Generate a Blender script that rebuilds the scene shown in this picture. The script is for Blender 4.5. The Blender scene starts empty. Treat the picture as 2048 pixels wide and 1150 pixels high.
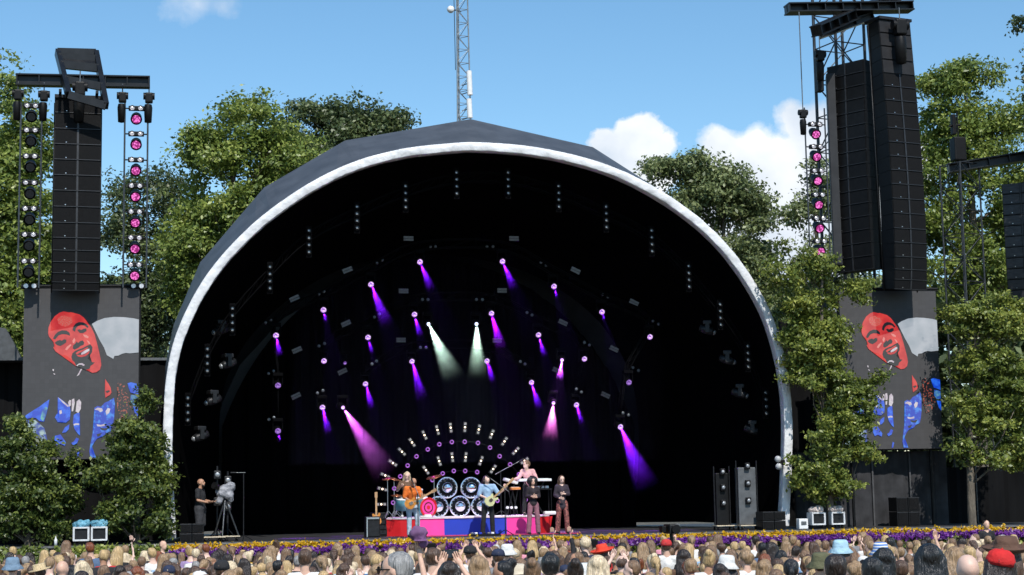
import bpy, bmesh, math, random
import numpy as np
from mathutils import Vector, Matrix, noise
random.seed(7); rng = np.random.default_rng(7)
R = math.radians
sc = bpy.context.scene
# ---------------------------------------------------------------- camera
F = 3400.0; EYE = 2.7; PITCH = math.atan(425/3400); ROLL = R(-1.0)
cam = bpy.data.cameras.new('camera'); camo = bpy.data.objects.new('camera', cam)
sc.collection.objects.link(camo); sc.camera = camo
cam.sensor_width = 36; cam.lens = 36*F/2048; cam.clip_end = 5000; cam.clip_start = .1
CM = Matrix.Rotation(math.pi/2+PITCH, 3, 'X') @ Matrix.Rotation(ROLL, 3, 'Z')
camo.matrix_world = Matrix.Translation((0, 0, EYE)) @ CM.to_4x4()
sc.render.resolution_x = 1024; sc.render.resolution_y = 575
def ray(px, py): return CM @ Vector(((px-1024)/F, -(py-575)/F, -1))
ANG = R(12); O = Vector((-.95, 48, 0)); DECK = 1.7
U = Vector((math.cos(ANG), math.sin(ANG), 0)); N = Vector((-math.sin(ANG), math.cos(ANG), 0))
def W(u, v, z): return O + U*u + N*v + Vector((0, 0, z))
def uz(px, py, v):                       # a ray met with the upright plane v metres behind the stage lip
    d = ray(px, py); c = Vector((0, 0, EYE)); t = (v - (c-O).dot(N))/d.dot(N); p = c+d*t
    return (p-O).dot(U), p.z
def at(px, py, y):                       # a ray met with the upright plane y metres ahead
    d = ray(px, py); return Vector((0, 0, EYE)) + d*(y/d.y)
def at_z(px, py, z):
    d = ray(px, py); return Vector((0, 0, EYE)) + d*((z-EYE)/d.z)
# ---------------------------------------------------------------- light
SUN_EL = R(48); SUNV = Vector((.30, -1, 0)).normalized()*math.cos(SUN_EL) + Vector((0, 0, math.sin(SUN_EL)))
sun = bpy.data.lights.new('sun', 'SUN'); sun.energy = 4.6; sun.angle = R(.5); sun.color = (1, .96, .9)
suno = bpy.data.objects.new('sun', sun); sc.collection.objects.link(suno)
suno.rotation_euler = SUNV.to_track_quat('Z', 'Y').to_euler(); suno.location = (10, -30, 60)
w = bpy.data.worlds.new("World"); sc.world = w; w.use_nodes = True
wn = w.node_tree; wl = wn.links; wn.nodes.clear()
def NW(t, **k):
    n = wn.nodes.new(t)
    for a, b in k.items(): setattr(n, a, b)
    return n
sky = NW('ShaderNodeTexSky', sky_type='NISHITA', sun_disc=False, sun_elevation=SUN_EL, sun_rotation=math.atan2(SUNV.x, SUNV.y), air_density=1.0, dust_density=.1, ozone_density=2.2, altitude=0)
bg = NW('ShaderNodeBackground'); bg.inputs[1].default_value = .12
wo = NW('ShaderNodeOutputWorld'); wl.new(bg.outputs[0], wo.inputs[0])
tc = NW('ShaderNodeTexCoord'); nz = NW('ShaderNodeTexNoise'); nz.inputs['Scale'].default_value = 26; nz.inputs['Detail'].default_value = 9; nz.inputs['Roughness'].default_value = .58
wl.new(tc.outputs['Generated'], nz.inputs['Vector'])
nrm = NW('ShaderNodeVectorMath', operation='NORMALIZE'); wl.new(tc.outputs['Generated'], nrm.inputs[0])
def wmath(op, a, b, clamp=False, c=None):
    n = NW('ShaderNodeMath', operation=op); n.use_clamp = clamp
    for i, x in enumerate((a, b, c)):
        if x is None: continue
        if isinstance(x, (int, float)): n.inputs[i].default_value = x
        else: wl.new(x, n.inputs[i])
    return n.outputs[0]
def cloud(blobs, amp, soft):
    acc = None
    for px, py, r in blobs:
        d = ray(px, py).normalized()
        s = NW('ShaderNodeVectorMath', operation='DISTANCE'); wl.new(nrm.outputs[0], s.inputs[0]); s.inputs[1].default_value = d
        q = wmath('SUBTRACT', s.outputs['Value'], r/F)
        acc = q if acc is None else wmath('SMOOTH_MIN', acc, q, c=.004)
    nn = wmath('SUBTRACT', nz.outputs[0], .5); nn = wmath('MULTIPLY', nn, amp)
    acc = wmath('ADD', acc, nn)
    return wmath('MULTIPLY', acc, -1/soft, clamp=True)
c1 = cloud([(1212, 285, 44), (1290, 272, 46), (1325, 295, 38), (1250, 268, 40), (1262, 300, 60), (1260, 370, 90), (1320, 350, 48), (1200, 340, 40)], .030, .003)
c2 = cloud([(1440, 290, 42), (1470, 320, 60), (1515, 290, 52), (1590, 250, 50), (1640, 235, 46), (1700, 238, 50), (1560, 350, 100), (1500, 400, 80), (1650, 390, 150), (1600, 540, 140), (1480, 500, 100), (1760, 330, 110), (1440, 600, 120), (1420, 360, 60), (1400, 440, 80), (1720, 250, 60)], .034, .006)
c3 = wmath('MULTIPLY', cloud([(350, -5, 34), (395, 6, 36), (445, 14, 30), (380, -30, 60), (470, 25, 14)], .045, .02), .8)
cover = wmath('MAXIMUM', wmath('MAXIMUM', c1, c2), c3)
nz2 = NW('ShaderNodeTexNoise'); nz2.inputs['Scale'].default_value = 12; nz2.inputs['Detail'].default_value = 6
wl.new(tc.outputs['Generated'], nz2.inputs['Vector'])
cr = NW('ShaderNodeValToRGB'); cr.color_ramp.elements[0].position = .36; cr.color_ramp.elements[0].color = (5.2, 6.1, 7.3, 1)
cr.color_ramp.elements[1].position = .6; cr.color_ramp.elements[1].color = (9.2, 9.4, 9.6, 1)
wl.new(nz2.outputs[0], cr.inputs[0])
hs = NW('ShaderNodeHueSaturation'); hs.inputs['Hue'].default_value = .492; hs.inputs['Saturation'].default_value = 1.17; hs.inputs['Value'].default_value = 1.3; wl.new(sky.outputs[0], hs.inputs['Color'])
mx = NW('ShaderNodeMix', data_type='RGBA'); wl.new(cover, mx.inputs[0]); wl.new(hs.outputs[0], mx.inputs[6]); wl.new(cr.outputs[0], mx.inputs[7])
wl.new(mx.outputs[2], bg.inputs[0])
sc.view_settings.view_transform = 'Standard'; sc.view_settings.look = 'None'; sc.view_settings.exposure = 0.0; sc.view_settings.gamma = 1
sc.render.engine = 'CYCLES'; sc.cycles.volume_step_rate = 1.0; sc.cycles.volume_max_steps = 128
# ---------------------------------------------------------------- materials
MATS = {}
def M(name, col, rough=.6, metal=0., var=.0, scale=6., bump=0., bscale=None, emit=None, es=1., trans=0., spec=.5, stretch=None, det=4):
    if name in MATS: return MATS[name]
    m = bpy.data.materials.new(name); MATS[name] = m; m.use_nodes = True; t = m.node_tree; b = t.nodes['Principled BSDF']; L = t.links
    b.inputs['Base Color'].default_value = (*col, 1); b.inputs['Roughness'].default_value = rough; b.inputs['Metallic'].default_value = metal
    b.inputs['Specular IOR Level'].default_value = spec
    if var or bump:
        c = t.nodes.new('ShaderNodeTexCoord'); n = t.nodes.new('ShaderNodeTexNoise'); n.inputs['Scale'].default_value = scale; n.inputs['Detail'].default_value = det
        src = c.outputs['Object']
        if stretch:
            mp = t.nodes.new('ShaderNodeMapping'); mp.inputs['Scale'].default_value = stretch; L.new(src, mp.inputs[0]); src = mp.outputs[0]
        L.new(src, n.inputs['Vector'])
        if var:
            r = t.nodes.new('ShaderNodeValToRGB'); e = r.color_ramp.elements
            e[0].position = .32; e[1].position = .68
            e[0].color = (*[max(0, x*(1-var)) for x in col], 1); e[1].color = (*[min(1, x*(1+var)) for x in col], 1)
            L.new(n.outputs[0], r.inputs[0]); L.new(r.outputs[0], b.inputs['Base Color'])
        if bump:
            n2 = n
            if bscale:
                n2 = t.nodes.new('ShaderNodeTexNoise'); n2.inputs['Scale'].default_value = bscale; n2.inputs['Detail'].default_value = det; L.new(src, n2.inputs['Vector'])
            bp = t.nodes.new('ShaderNodeBump'); bp.inputs['Strength'].default_value = bump; bp.inputs['Distance'].default_value = .05
            L.new(n2.outputs[0], bp.inputs['Height']); L.new(bp.outputs[0], b.inputs['Normal'])
    if emit: b.inputs['Emission Color'].default_value = (*emit, 1); b.inputs['Emission Strength'].default_value = es
    return m
def leafmat(name, c1, c2, c3, sc1=.7):
    m = bpy.data.materials.new(name); MATS[name] = m; m.use_nodes = True; t = m.node_tree; t.nodes.clear(); L = t.links
    o = t.nodes.new('ShaderNodeOutputMaterial'); d = t.nodes.new('ShaderNodeBsdfPrincipled'); tr = t.nodes.new('ShaderNodeBsdfTranslucent'); mxs = t.nodes.new('ShaderNodeMixShader')
    mxs.inputs[0].default_value = .28; d.inputs['Roughness'].default_value = .42; d.inputs['Specular IOR Level'].default_value = .5
    g = t.nodes.new('ShaderNodeNewGeometry'); c = t.nodes.new('ShaderNodeTexCoord'); n = t.nodes.new('ShaderNodeTexNoise'); n.inputs['Scale'].default_value = sc1; n.inputs['Detail'].default_value = 3
    L.new(c.outputs['Object'], n.inputs['Vector'])
    a = t.nodes.new('ShaderNodeMath'); a.operation = 'MULTIPLY_ADD'; L.new(g.outputs['Random Per Island'], a.inputs[0]); a.inputs[1].default_value = .45; 
    s = t.nodes.new('ShaderNodeMath'); s.operation = 'SUBTRACT'; L.new(n.outputs[0], s.inputs[0]); s.inputs[1].default_value = .22; L.new(s.outputs[0], a.inputs[2])
    r = t.nodes.new('ShaderNodeValToRGB'); e = r.color_ramp.elements; e[0].position = .12; e[0].color = (*c1, 1); e[1].position = .85; e[1].color = (*c3, 1)
    k = e.new(.5); k.color = (*c2, 1)
    L.new(a.outputs[0], r.inputs[0]); L.new(r.outputs[0], d.inputs['Base Color'])
    hs = t.nodes.new('ShaderNodeHueSaturation'); hs.inputs['Value'].default_value = 1.3; L.new(r.outputs[0], hs.inputs['Color']); L.new(hs.outputs[0], tr.inputs['Color'])
    L.new(d.outputs[0], mxs.inputs[1]); L.new(tr.outputs[0], mxs.inputs[2]); L.new(mxs.outputs[0], o.inputs[0])
    return m
BLK = M('black_metal', (.006, .006, .0065), .5, .0, var=.3, scale=9, spec=.2)
DRK = M('dark_steel', (.016, .0165, .018), .45, .2, var=.3, scale=9, spec=.3)
GRY = M('grey_steel', (.16, .165, .17), .4, .6, var=.2, scale=9)
ALU = M('aluminium', (.55, .56, .57), .32, .9, var=.15, scale=9)
WHT = M('white_plastic', (.75, .75, .74), .45, var=.08)
GRILLE = M('speaker_grille', (.0065, .0065, .007), .7, var=.35, scale=40, bump=.3, bscale=120, spec=.12)
# ---------------------------------------------------------------- mesh helpers
class MB:
    def __init__(s): s.v = []; s.f = []; s.m = []; s.sm = []
    def add(s, vs, fs, mi=0, smooth=False):
        k = len(s.v); s.v += [tuple(x) for x in vs]
        for f in fs: s.f.append(tuple(i+k for i in f)); s.m.append(mi); s.sm.append(smooth)
        return s
    def box(s, c, d, mi=0, rot=None, taper=1.):
        hx, hy, hz = d[0]/2, d[1]/2, d[2]/2; vs = []
        for z, t in ((-hz, 1.), (hz, taper)):
            for x, y in ((-hx, -hy), (hx, -hy), (hx, hy), (-hx, hy)): vs.append(Vector((x*t, y*t, z)))
        if rot is not None: vs = [rot @ q for q in vs]
        c = Vector(c); vs = [c+q for q in vs]
        return s.add(vs, [(0, 3, 2, 1), (4, 5, 6, 7), (0, 1, 5, 4), (1, 2, 6, 5), (2, 3, 7, 6), (3, 0, 4, 7)], mi)
    def bbox(s, c, d, b=.01, mi=0, rot=None):      # bevelled box
        bm = bmesh.new(); bmesh.ops.create_cube(bm, size=1); bmesh.ops.scale(bm, vec=d, verts=bm.verts)
        bmesh.ops.bevel(bm, geom=bm.edges[:]+bm.verts[:], offset=b, segments=2, affect='EDGES', profile=.6)
        bm.verts.index_update(); c = Vector(c)
        vs = [c+((rot @ q.co) if rot is not None else q.co) for q in bm.verts]; fs = [[q.index for q in f.verts] for f in bm.faces]; bm.free()
        return s.add(vs, fs, mi)
    def cyl(s, p0, p1, r0, r1=None, n=8, mi=0, cap=True, smooth=True):
        r1 = r0 if r1 is None else r1; p0 = Vector(p0); p1 = Vector(p1); d = (p1-p0)
        if d.length < 1e-6: return s
        d.normalize(); a = d.orthogonal().normalized(); b = d.cross(a); vs = []
        for p, r in ((p0, r0), (p1, r1)):
            for i in range(n):
                t = 2*math.pi*i/n; vs.append(p+(a*math.cos(t)+b*math.sin(t))*r)
        fs = [(i, (i+1) % n, n+(i+1) % n, n+i) for i in range(n)]
        s.add(vs, fs, mi, smooth)
        if cap: s.add(vs[:n], [tuple(reversed(range(n)))], mi); s.add(vs[n:], [tuple(range(n))], mi)
        return s
    def tube(s, pts, r, n=6, mi=0):
        pts = [Vector(p) for p in pts]; rs = r if isinstance(r, (list, tuple)) else [r]*len(pts); vs = []; fs = []
        up = None
        for i, p in enumerate(pts):
            d = (pts[min(i+1, len(pts)-1)]-pts[max(i-1, 0)]).normalized()
            a = d.orthogonal().normalized() if up is None else (up-d*up.dot(d)).normalized()
            up = a; b = d.cross(a)
            for k in range(n):
                t = 2*math.pi*k/n; vs.append(p+(a*math.cos(t)+b*math.sin(t))*rs[i])
        for i in range(len(pts)-1):
            for k in range(n): fs.append((i*n+k, i*n+(k+1) % n, (i+1)*n+(k+1) % n, (i+1)*n+k))
        fs.append(tuple(reversed(range(n)))); fs.append(tuple(len(vs)-n+k for k in range(n)))
        return s.add(vs, fs, mi, True)
    def ball(s, c, r, n=10, mi=0, rot=None, half=False):
        r = (r, r, r) if isinstance(r, (int, float)) else r; c = Vector(c); vs = []; fs = []; m = max(4, n//2+1)
        for j in range(m+1):
            th = math.pi*j/m*(.5 if half else 1)
            for i in range(n):
                t = 2*math.pi*i/n; q = Vector((r[0]*math.sin(th)*math.cos(t), r[1]*math.sin(th)*math.sin(t), r[2]*math.cos(th)))
                vs.append(c+(rot @ q if rot is not None else q))
        for j in range(m):
            for i in range(n): fs.append((j*n+i, (j+1)*n+i, (j+1)*n+(i+1) % n, j*n+(i+1) % n))
        return s.add(vs, fs, mi, True)
    def lathe(s, prof, c=(0, 0, 0), rot=None, n=24, mi=0):
        c = Vector(c); vs = []; fs = []
        for r, z in prof:
            for i in range(n):
                t = 2*math.pi*i/n; q = Vector((r*math.cos(t), r*math.sin(t), z)); vs.append(c+(rot @ q if rot is not None else q))
        for j in range(len(prof)-1):
            for i in range(n): fs.append((j*n+i, j*n+(i+1) % n, (j+1)*n+(i+1) % n, (j+1)*n+i))
        return s.add(vs, fs, mi, True)
    def prism(s, pts, h, axis=1, off=0., mi=0):      # polygon in x,z given thickness along y
        n = len(pts); a = [(x, off, z) for x, z in pts]; b = [(x, off+h, z) for x, z in pts]
        return s.add(a+b, [tuple(range(n)), tuple(reversed(range(n, 2*n)))]+[(i, n+i, n+(i+1) % n, (i+1) % n) for i in range(n)], mi)
    def build(s, name, mats, parent=None, loc=None, rz=None):
        me = bpy.data.meshes.new(name); me.from_pydata(s.v, [], s.f)
        if not isinstance(mats, (list, tuple)): mats = [mats]
        for m in mats: me.materials.append(m)
        me.polygons.foreach_set('material_index', s.m); me.polygons.foreach_set('use_smooth', s.sm); me.update()
        o = bpy.data.objects.new(name, me); sc.collection.objects.link(o)
        if parent: o.parent = parent
        if loc is not None: o.location = loc
        if rz is not None: o.rotation_euler = (0, 0, rz)
        return o
def tag(o, label=None, cat=None, group=None, kind=None):
    if label: o['label'] = label
    if cat: o['category'] = cat
    if group: o['group'] = group
    if kind: o['kind'] = kind
    return o
def thing(name, label, cat, loc, rz=ANG, group=None):
    o = bpy.data.objects.new(name, None); sc.collection.objects.link(o); o.empty_display_size = .2
    o.location = loc; o.rotation_euler = (0, 0, rz); return tag(o, label, cat, group)
def dup(root, loc, rz=None, label=None, group=None, link=sc.collection.objects.link):
    r = root.copy(); link(r); r.location = loc
    if rz is not None: r.rotation_euler = (0, 0, rz)
    if label: r['label'] = label
    if group: r['group'] = group
    for ch in list(root.children):
        c = ch.copy(); link(c); c.parent = r
        for g in list(ch.children):
            d = g.copy(); link(d); d.parent = c
    return r
ORD = ['first', 'second', 'third', 'fourth', 'fifth', 'sixth', 'seventh', 'eighth', 'ninth', 'tenth', 'eleventh', 'twelfth', 'thirteenth', 'fourteenth', 'fifteenth', 'sixteenth', 'seventeenth', 'eighteenth', 'nineteenth', 'twentieth']
def lattice(mb, p0, p1, w, bay=.5, rc=.025, rd=.012, w1=None, side=None, tri=False):
    p0 = Vector(p0); p1 = Vector(p1); d = p1-p0; L = d.length; d.normalize(); w1 = w if w1 is None else w1
    a = (Vector(side) if side else (Vector((1, 0, 0)) if abs(d.x) < .9 else Vector((0, 1, 0)))); a = (a-d*a.dot(d)).normalized(); b = d.cross(a)
    cs = [(-1, -1), (1, -1), (1, 1), (-1, 1)] if not tri else [(-1, -.58), (1, -.58), (0, 1.15)]
    def P(i, t): ww = (w+(w1-w)*t)/2; return p0+d*(L*t)+a*(cs[i][0]*ww)+b*(cs[i][1]*ww)
    n = max(1, int(L/bay)); k = len(cs)
    for i in range(k): mb.cyl(P(i, 0), P(i, 1), rc, n=6)
    for j in range(n):
        for i in range(k):
            t0, t1 = j/n, (j+1)/n; i2 = (i+1) % k
            if (j+i) % 2: mb.cyl(P(i, t0), P(i2, t1), rd, n=4, cap=False)
            else: mb.cyl(P(i2, t0), P(i, t1), rd, n=4, cap=False)
            mb.cyl(P(i, t1), P(i2, t1), rd, n=4, cap=False)
    return mb
def smooth_curve(pts, n):
    pts = [np.array(p, float) for p in pts]; out = []
    P = [2*pts[0]-pts[1]]+pts+[2*pts[-1]-pts[-2]]
    for i in range(1, len(P)-2):
        for k in range(n):
            t = k/n; p0, p1, p2, p3 = P[i-1:i+3]
            out.append(.5*((2*p1)+(-p0+p2)*t+(2*p0-5*p1+4*p2-p3)*t*t+(-p0+3*p1-3*p2+p3)*t**3))
    out.append(pts[-1]); return out
# ---------------------------------------------------------------- ground
def zg(y):
    xs = [-400, 0, 8, 16, 22, 38, 600, 3000]; zs = [12, 1.2, .75, .32, 0, 0, 0, 0]
    return float(np.interp(y, xs, zs))
g = MB(); xs = [-1500, -300, -100, -50, -30, -20, -10, 0, 10, 20, 30, 50, 100, 300, 1500]; ys = [-1500, -400, -100, -30, 0, 4, 8, 12, 16, 19, 22, 30, 38, 45, 60, 80, 120, 300, 3000]
g.add([(x, y, zg(y)) for y in ys for x in xs], [(j*len(xs)+i, j*len(xs)+i+1, (j+1)*len(xs)+i+1, (j+1)*len(xs)+i) for j in range(len(ys)-1) for i in range(len(xs)-1)], smooth=True)
tag(g.build('ground', M('trodden_earth', (.09, .075, .05), .95, var=.45, scale=.8, bump=.5, bscale=14)), kind='structure')
# ---------------------------------------------------------------- stage shell
RV = 1.0
ring_px = [(333, 1078), (327, 960), (326, 860), (333, 750), (357, 655), (414, 548), (500, 452), (600, 377), (700, 326), (800, 298), (900, 286), (960, 284), (1060, 292), (1160, 312), (1250, 343), (1340, 392), (1420, 453), (1482, 522), (1532, 602), (1562, 680), (1579, 760), (1586, 850), (1584, 940), (1579, 1052)]
ring = [uz(x, y, RV) for x, y in ring_px]
UC = (ring[2][0]+ring[-3][0])/2
rc = smooth_curve(ring, 8)
cen = np.array([UC, 6.0]); RIN = []
for i, p in enumerate(rc):
    t = rc[min(i+1, len(rc)-1)]-rc[max(i-1, 0)]; nn = np.array([t[1], -t[0]]); nn /= np.linalg.norm(nn)
    RIN.append(nn)      # points inward (clockwise travel)
shell = thing('bandshell', 'huge half dome stage shell of dark fabric edged by a white padded arch', 'stage', W(0, 0, 0))
def ringpts(off, v, wob=0.):
    out = []
    for i, (p, nn) in enumerate(zip(rc, RIN)):
        q = p+nn*off; out.append((q[0], v, q[1]))
    return out
# padded white trim
mb = MB(); prof = [(0, .07), (0, .34), (.25, .36), (.262, .3), (.262, .06), (.256, .012), (.235, 0.0), (.13, -.005), (.025, 0.0), (.004, .018)]
dense = smooth_curve([tuple(p) for p in rc], 3); vs = []
for i, p in enumerate(dense):
    t = dense[min(i+1, len(dense)-1)]-dense[max(i-1, 0)]; nn = np.array([t[1], -t[0]]); nn /= np.linalg.norm(nn)
    for a, b in prof:
        wv = noise.noise(Vector((p[0]*2.2, p[1]*2.2, b*3+a*5)))*.03 + noise.noise(Vector((p[0]*6, p[1]*6, a*9+b*9)))*.022
        q = p+nn*(a+(wv*.5 if a > .01 else 0)); vs.append((q[0], RV+b-wv, max(q[1], DECK-.02)))
k = len(prof)
mb.add(vs, [(i*k+j, i*k+(j+1) % k, (i+1)*k+(j+1) % k, (i+1)*k+j) for i in range(len(dense)-1) for j in range(k)], smooth=True)
mb.build('arch_trim', M('white_fabric', (.66, .66, .665), .5, var=.07, scale=1.7, bump=.8, bscale=5, det=5), shell)
# faceted hood
HV = 3.9
hl = [uz(x, y, HV) for x, y in [(345, 1070), (336, 900), (330, 735), (347, 650), (400, 525), (528, 375), (690, 281)]]
pk = uz(941, 238, HV); hood = hl+[pk]+[(2*pk[0]-u+.0, z) for u, z in reversed(hl)]
def poly_at(pts, t):
    L = [0]
    for a, b in zip(pts, pts[1:]): L.append(L[-1]+math.dist(a, b))
    s = t*L[-1]
    for i in range(len(pts)-1):
        if s <= L[i+1]+1e-9:
            f = (s-L[i])/(L[i+1]-L[i]); return (pts[i][0]+(pts[i+1][0]-pts[i][0])*f, pts[i][1]+(pts[i+1][1]-pts[i][1])*f)
    return pts[-1]
def arcT(pts):
    L = [0]
    for a, b in zip(pts, pts[1:]): L.append(L[-1]+math.dist(a, b))
    return [x/L[-1] for x in L]
ht = arcT(hood); ts = sorted(set([round(x, 5) for x in list(np.linspace(0, 1, 61))+ht]))
rcl = [tuple(p) for p in rc]
mb = MB(); A = [poly_at(rcl, t) for t in ts]; B = [poly_at(hood, t) for t in ts]
n = len(ts); bc = (pk[0], DECK)
rows = [[(a[0], RV+.33, a[1]) for a in A], [(b[0], HV, b[1]) for b in B], [(pk[0]+(b[0]-pk[0])*.97, HV+5, DECK+(b[1]-DECK)*.93) for b in B], [(pk[0]+(b[0]-pk[0])*.8, HV+9.5, DECK+(b[1]-DECK)*.72) for b in B]]
vs = sum(rows, [])
mb.add(vs, [(j*n+i, j*n+i+1, (j+1)*n+i+1, (j+1)*n+i) for j in range(3) for i in range(n-1)])
mb.add([rows[3][i] for i in range(n)], [tuple(range(n))])
mb.build('roof', M('roof_fabric', (.062, .067, .076), .5, var=.2, scale=1.5, bump=.25, bscale=2.5), shell)
# black lining
mb = MB(); rows = [ringpts(.28, RV+.3), ringpts(.5, RV+2.5), ringpts(1.0, RV+6), ringpts(1.9, RV+10)]
n = len(rc); vs = [(a, b, max(c, DECK-.01)) for a, b, c in sum(rows, [])]
mb.add(vs, [(j*n+i, j*n+i+1, (j+1)*n+i+1, (j+1)*n+i) for j in range(3) for i in range(n-1)], smooth=True)
LIN = M('black_drape', (.0018, .0018, .0021), .95, bump=.5, scale=2, stretch=(1, 1, .15), spec=.02)
mb.build('lining', LIN, shell)
mb = MB(); u0, u1 = rows[3][0][0], rows[3][-1][0]; xs_ = np.linspace(u0, u1, 160)
vs = []
for x in xs_:
    zt = DECK+9.4*math.sqrt(max(.02, 1-((x-(u0+u1)/2)/((u1-u0)/2+.6))**2))
    for z in (DECK-.01, zt): vs.append((x, RV+9.9+.07*math.sin(x*9)+.05*math.sin(x*23+1), z))
mb.add(vs, [(2*i, 2*i+2, 2*i+3, 2*i+1) for i in range(len(xs_)-1)], smooth=True)
mb.build('back_curtain', LIN, shell)
# deck
dk = MB(); UL, UR = -19, 26
dk.box((3.5, 7, DECK-.06), (UR-UL, 14, .12)); 
deck = dk.build('stage_deck', M('deck_floor', (.028, .028, .030), .55, var=.4, scale=1.3, bump=.15, bscale=30), loc=W(0, 0, 0), rz=ANG)
tag(deck, 'long black stage floor running behind the flower bed', 'stage floor')
dk = MB(); dk.box((3.5, .03, .79), (UR-UL, .04, 1.57)); dk.build('fascia', BLK, deck)
dk = MB(); dk.box((3.5, -.03, DECK-.03), (UR-UL, .05, .05)); dk.build('edge_trim', M('deck_edge', (.12, .12, .12), .5, var=.3), deck)
INK = M('matt_black_paint', (.0016, .0016, .002), .8, var=.3, spec=.06)
# ---------------------------------------------------------------- inner arch trusses
def arch_truss(pxs, v, label, up=.38, w=.26):
    pts = [uz(x, y, v) for x, y in pxs]; c = smooth_curve([(u, z+up) for u, z in pts], 3)
    root = thing('arch_truss', label, 'truss', W(0, v, 0), group='curved trusses inside the stage shell')
    a = MB()
    for dz, dv in ((0, 0), (0, w), (w, 0), (w, w)): a.tube([(p[0], dv, p[1]+dz) for p in c], .022, n=5)
    a.build('chord', INK, root)
    a = MB()
    for i in range(len(c)-1):
        p, q = c[i], c[i+1]
        a.cyl((p[0], 0, p[1]), (q[0], 0, q[1]+w), .011, n=4); a.cyl((p[0], 0, p[1]+w), (p[0], 0, p[1]), .011, n=4)
        a.cyl((p[0], w, p[1]), (q[0], w, q[1]+w), .011, n=4); a.cyl((p[0], 0, p[1]+w), (q[0], w, q[1]+w), .011, n=4)
    a.build('bracing', INK, root)
    return pts
rowA = [(556, 862), (556, 771), (552, 671), (647, 620), (742, 569), (840, 524), (1005, 523), (1108, 573), (1204, 624), (1300, 674), (1258, 765), (1241, 854)]
rowB = [(645, 815), (648, 722), (736, 675), (829, 629), (983, 627), (1077, 670), (1169, 718), (1153, 810)]
rowC = [(731, 768), (824, 723), (974, 722), (1063, 765)]
cols = [(376, 795), (415, 697), (465, 616), (540, 533), (618, 461), (714, 413), (811, 372), (913, 345), (1016, 345), (1117, 372), (1212, 413), (1303, 461), (1377, 532), (1440, 608), (1495, 692), (1531, 785)]
arch_truss([(x, y+20) for x, y in cols], 2.2, 'widest curved black truss, the front one nearest the white arch', up=0)
arch_truss(rowA, 4.5, 'second curved black truss, behind the front one')
arch_truss(rowB, 6.5, 'third curved black truss, smaller and deeper in the stage')
arch_truss(rowC, 8.5, 'smallest curved black truss at the back of the stage')
# blinder strips
def disc(mb, c, r, d, mi, n=14):
    c = Vector(c); d = Vector(d).normalized(); return mb.cyl(c, c+d*.006, r, n=n, mi=mi)
LENSW = M('clear_lens', (.34, .35, .36), .28, .5, var=.3, scale=60)
p0 = None
def blinder():
    r = thing('blinder_strip', '', 'stage light', (0, 0, 0), group='upright strips of four round lamps along the arch')
    a = MB(); a.bbox((0, .06, -.33), (.17, .1, .94), .01); a.build('housing', INK, r)
    for k in range(4):
        a = MB(); c = Vector((0, 0, -.005-k*.208)); a.lathe([(.052, .05), (.068, 0), (.08, -.01), (.08, .045)], c=c+Vector((0, -.015, 0)), rot=Matrix.Rotation(R(90), 3, 'X'), n=14)
        l = a.build('lamp', DRK, r); a = MB(); a.ball(c+Vector((0, .005, 0)), (.062, .024, .062), n=12); a.build('lens', LENSW, l)
    a = MB(); a.cyl((0, .12, -.62), (0, .25, -.62), .02); a.cyl((0, .12, -.05), (0, .25, -.05), .02); a.box((0, .25, -.33), (.03, .03, .7)); a.build('bracket', INK, r)
    return r
b0 = blinder()
for i, (x, y) in enumerate(cols):
    u, z = uz(x, y, 2.0); lb = 'strip of four round lamps, %s from the left along the arch rim' % ORD[i]
    if i == 0: b0.location = W(u, 2.0, z); b0['label'] = lb
    else: dup(b0, W(u, 2.0, z), label=lb)
# moving heads with beams in the smoke
def beam_mat(dens, col, length, r0, th):
    m = bpy.data.materials.new('beam_tinted_smoke'); m.use_nodes = True; t = m.node_tree; t.nodes.clear()
    o = t.nodes.new('ShaderNodeOutputMaterial'); v = t.nodes.new('ShaderNodeVolumePrincipled'); t.links.new(v.outputs[0], o.inputs['Volume'])
    v.inputs['Color'].default_value = (*col, 1)  # smoke tinted like its lamp, so the beam's light sits in the colour
    def ma(op, *a):
        q = t.nodes.new('ShaderNodeMath'); q.operation = op
        for i_, k_ in enumerate(a):
            if isinstance(k_, (int, float)): q.inputs[i_].default_value = k_
            else: t.links.new(k_, q.inputs[i_])
        return q.outputs[0]
    c = t.nodes.new('ShaderNodeTexCoord'); sp = t.nodes.new('ShaderNodeSeparateXYZ'); t.links.new(c.outputs['Object'], sp.inputs[0]); X, Y, Z = sp.outputs
    rad = ma('SQRT', ma('ADD', ma('MULTIPLY', X, X), ma('MULTIPLY', Y, Y))); edge = ma('DIVIDE', rad, ma('MULTIPLY_ADD', Z, -th, r0))
    soft = ma('MAXIMUM', ma('SUBTRACT', 1., ma('MULTIPLY', edge, edge)), 0.); fade = ma('POWER', ma('MAXIMUM', ma('MULTIPLY_ADD', Z, 1/length, 1.), 0.), 2.0)
    n = t.nodes.new('ShaderNodeTexNoise'); n.inputs['Scale'].default_value = 3.5; n.inputs['Detail'].default_value = 4; t.links.new(c.outputs['Object'], n.inputs['Vector'])
    t.links.new(ma('MULTIPLY', ma('MULTIPLY', ma('MULTIPLY', soft, fade), ma('MULTIPLY_ADD', n.outputs[0], 1.6, .2)), dens), v.inputs['Density']); return m
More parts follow.
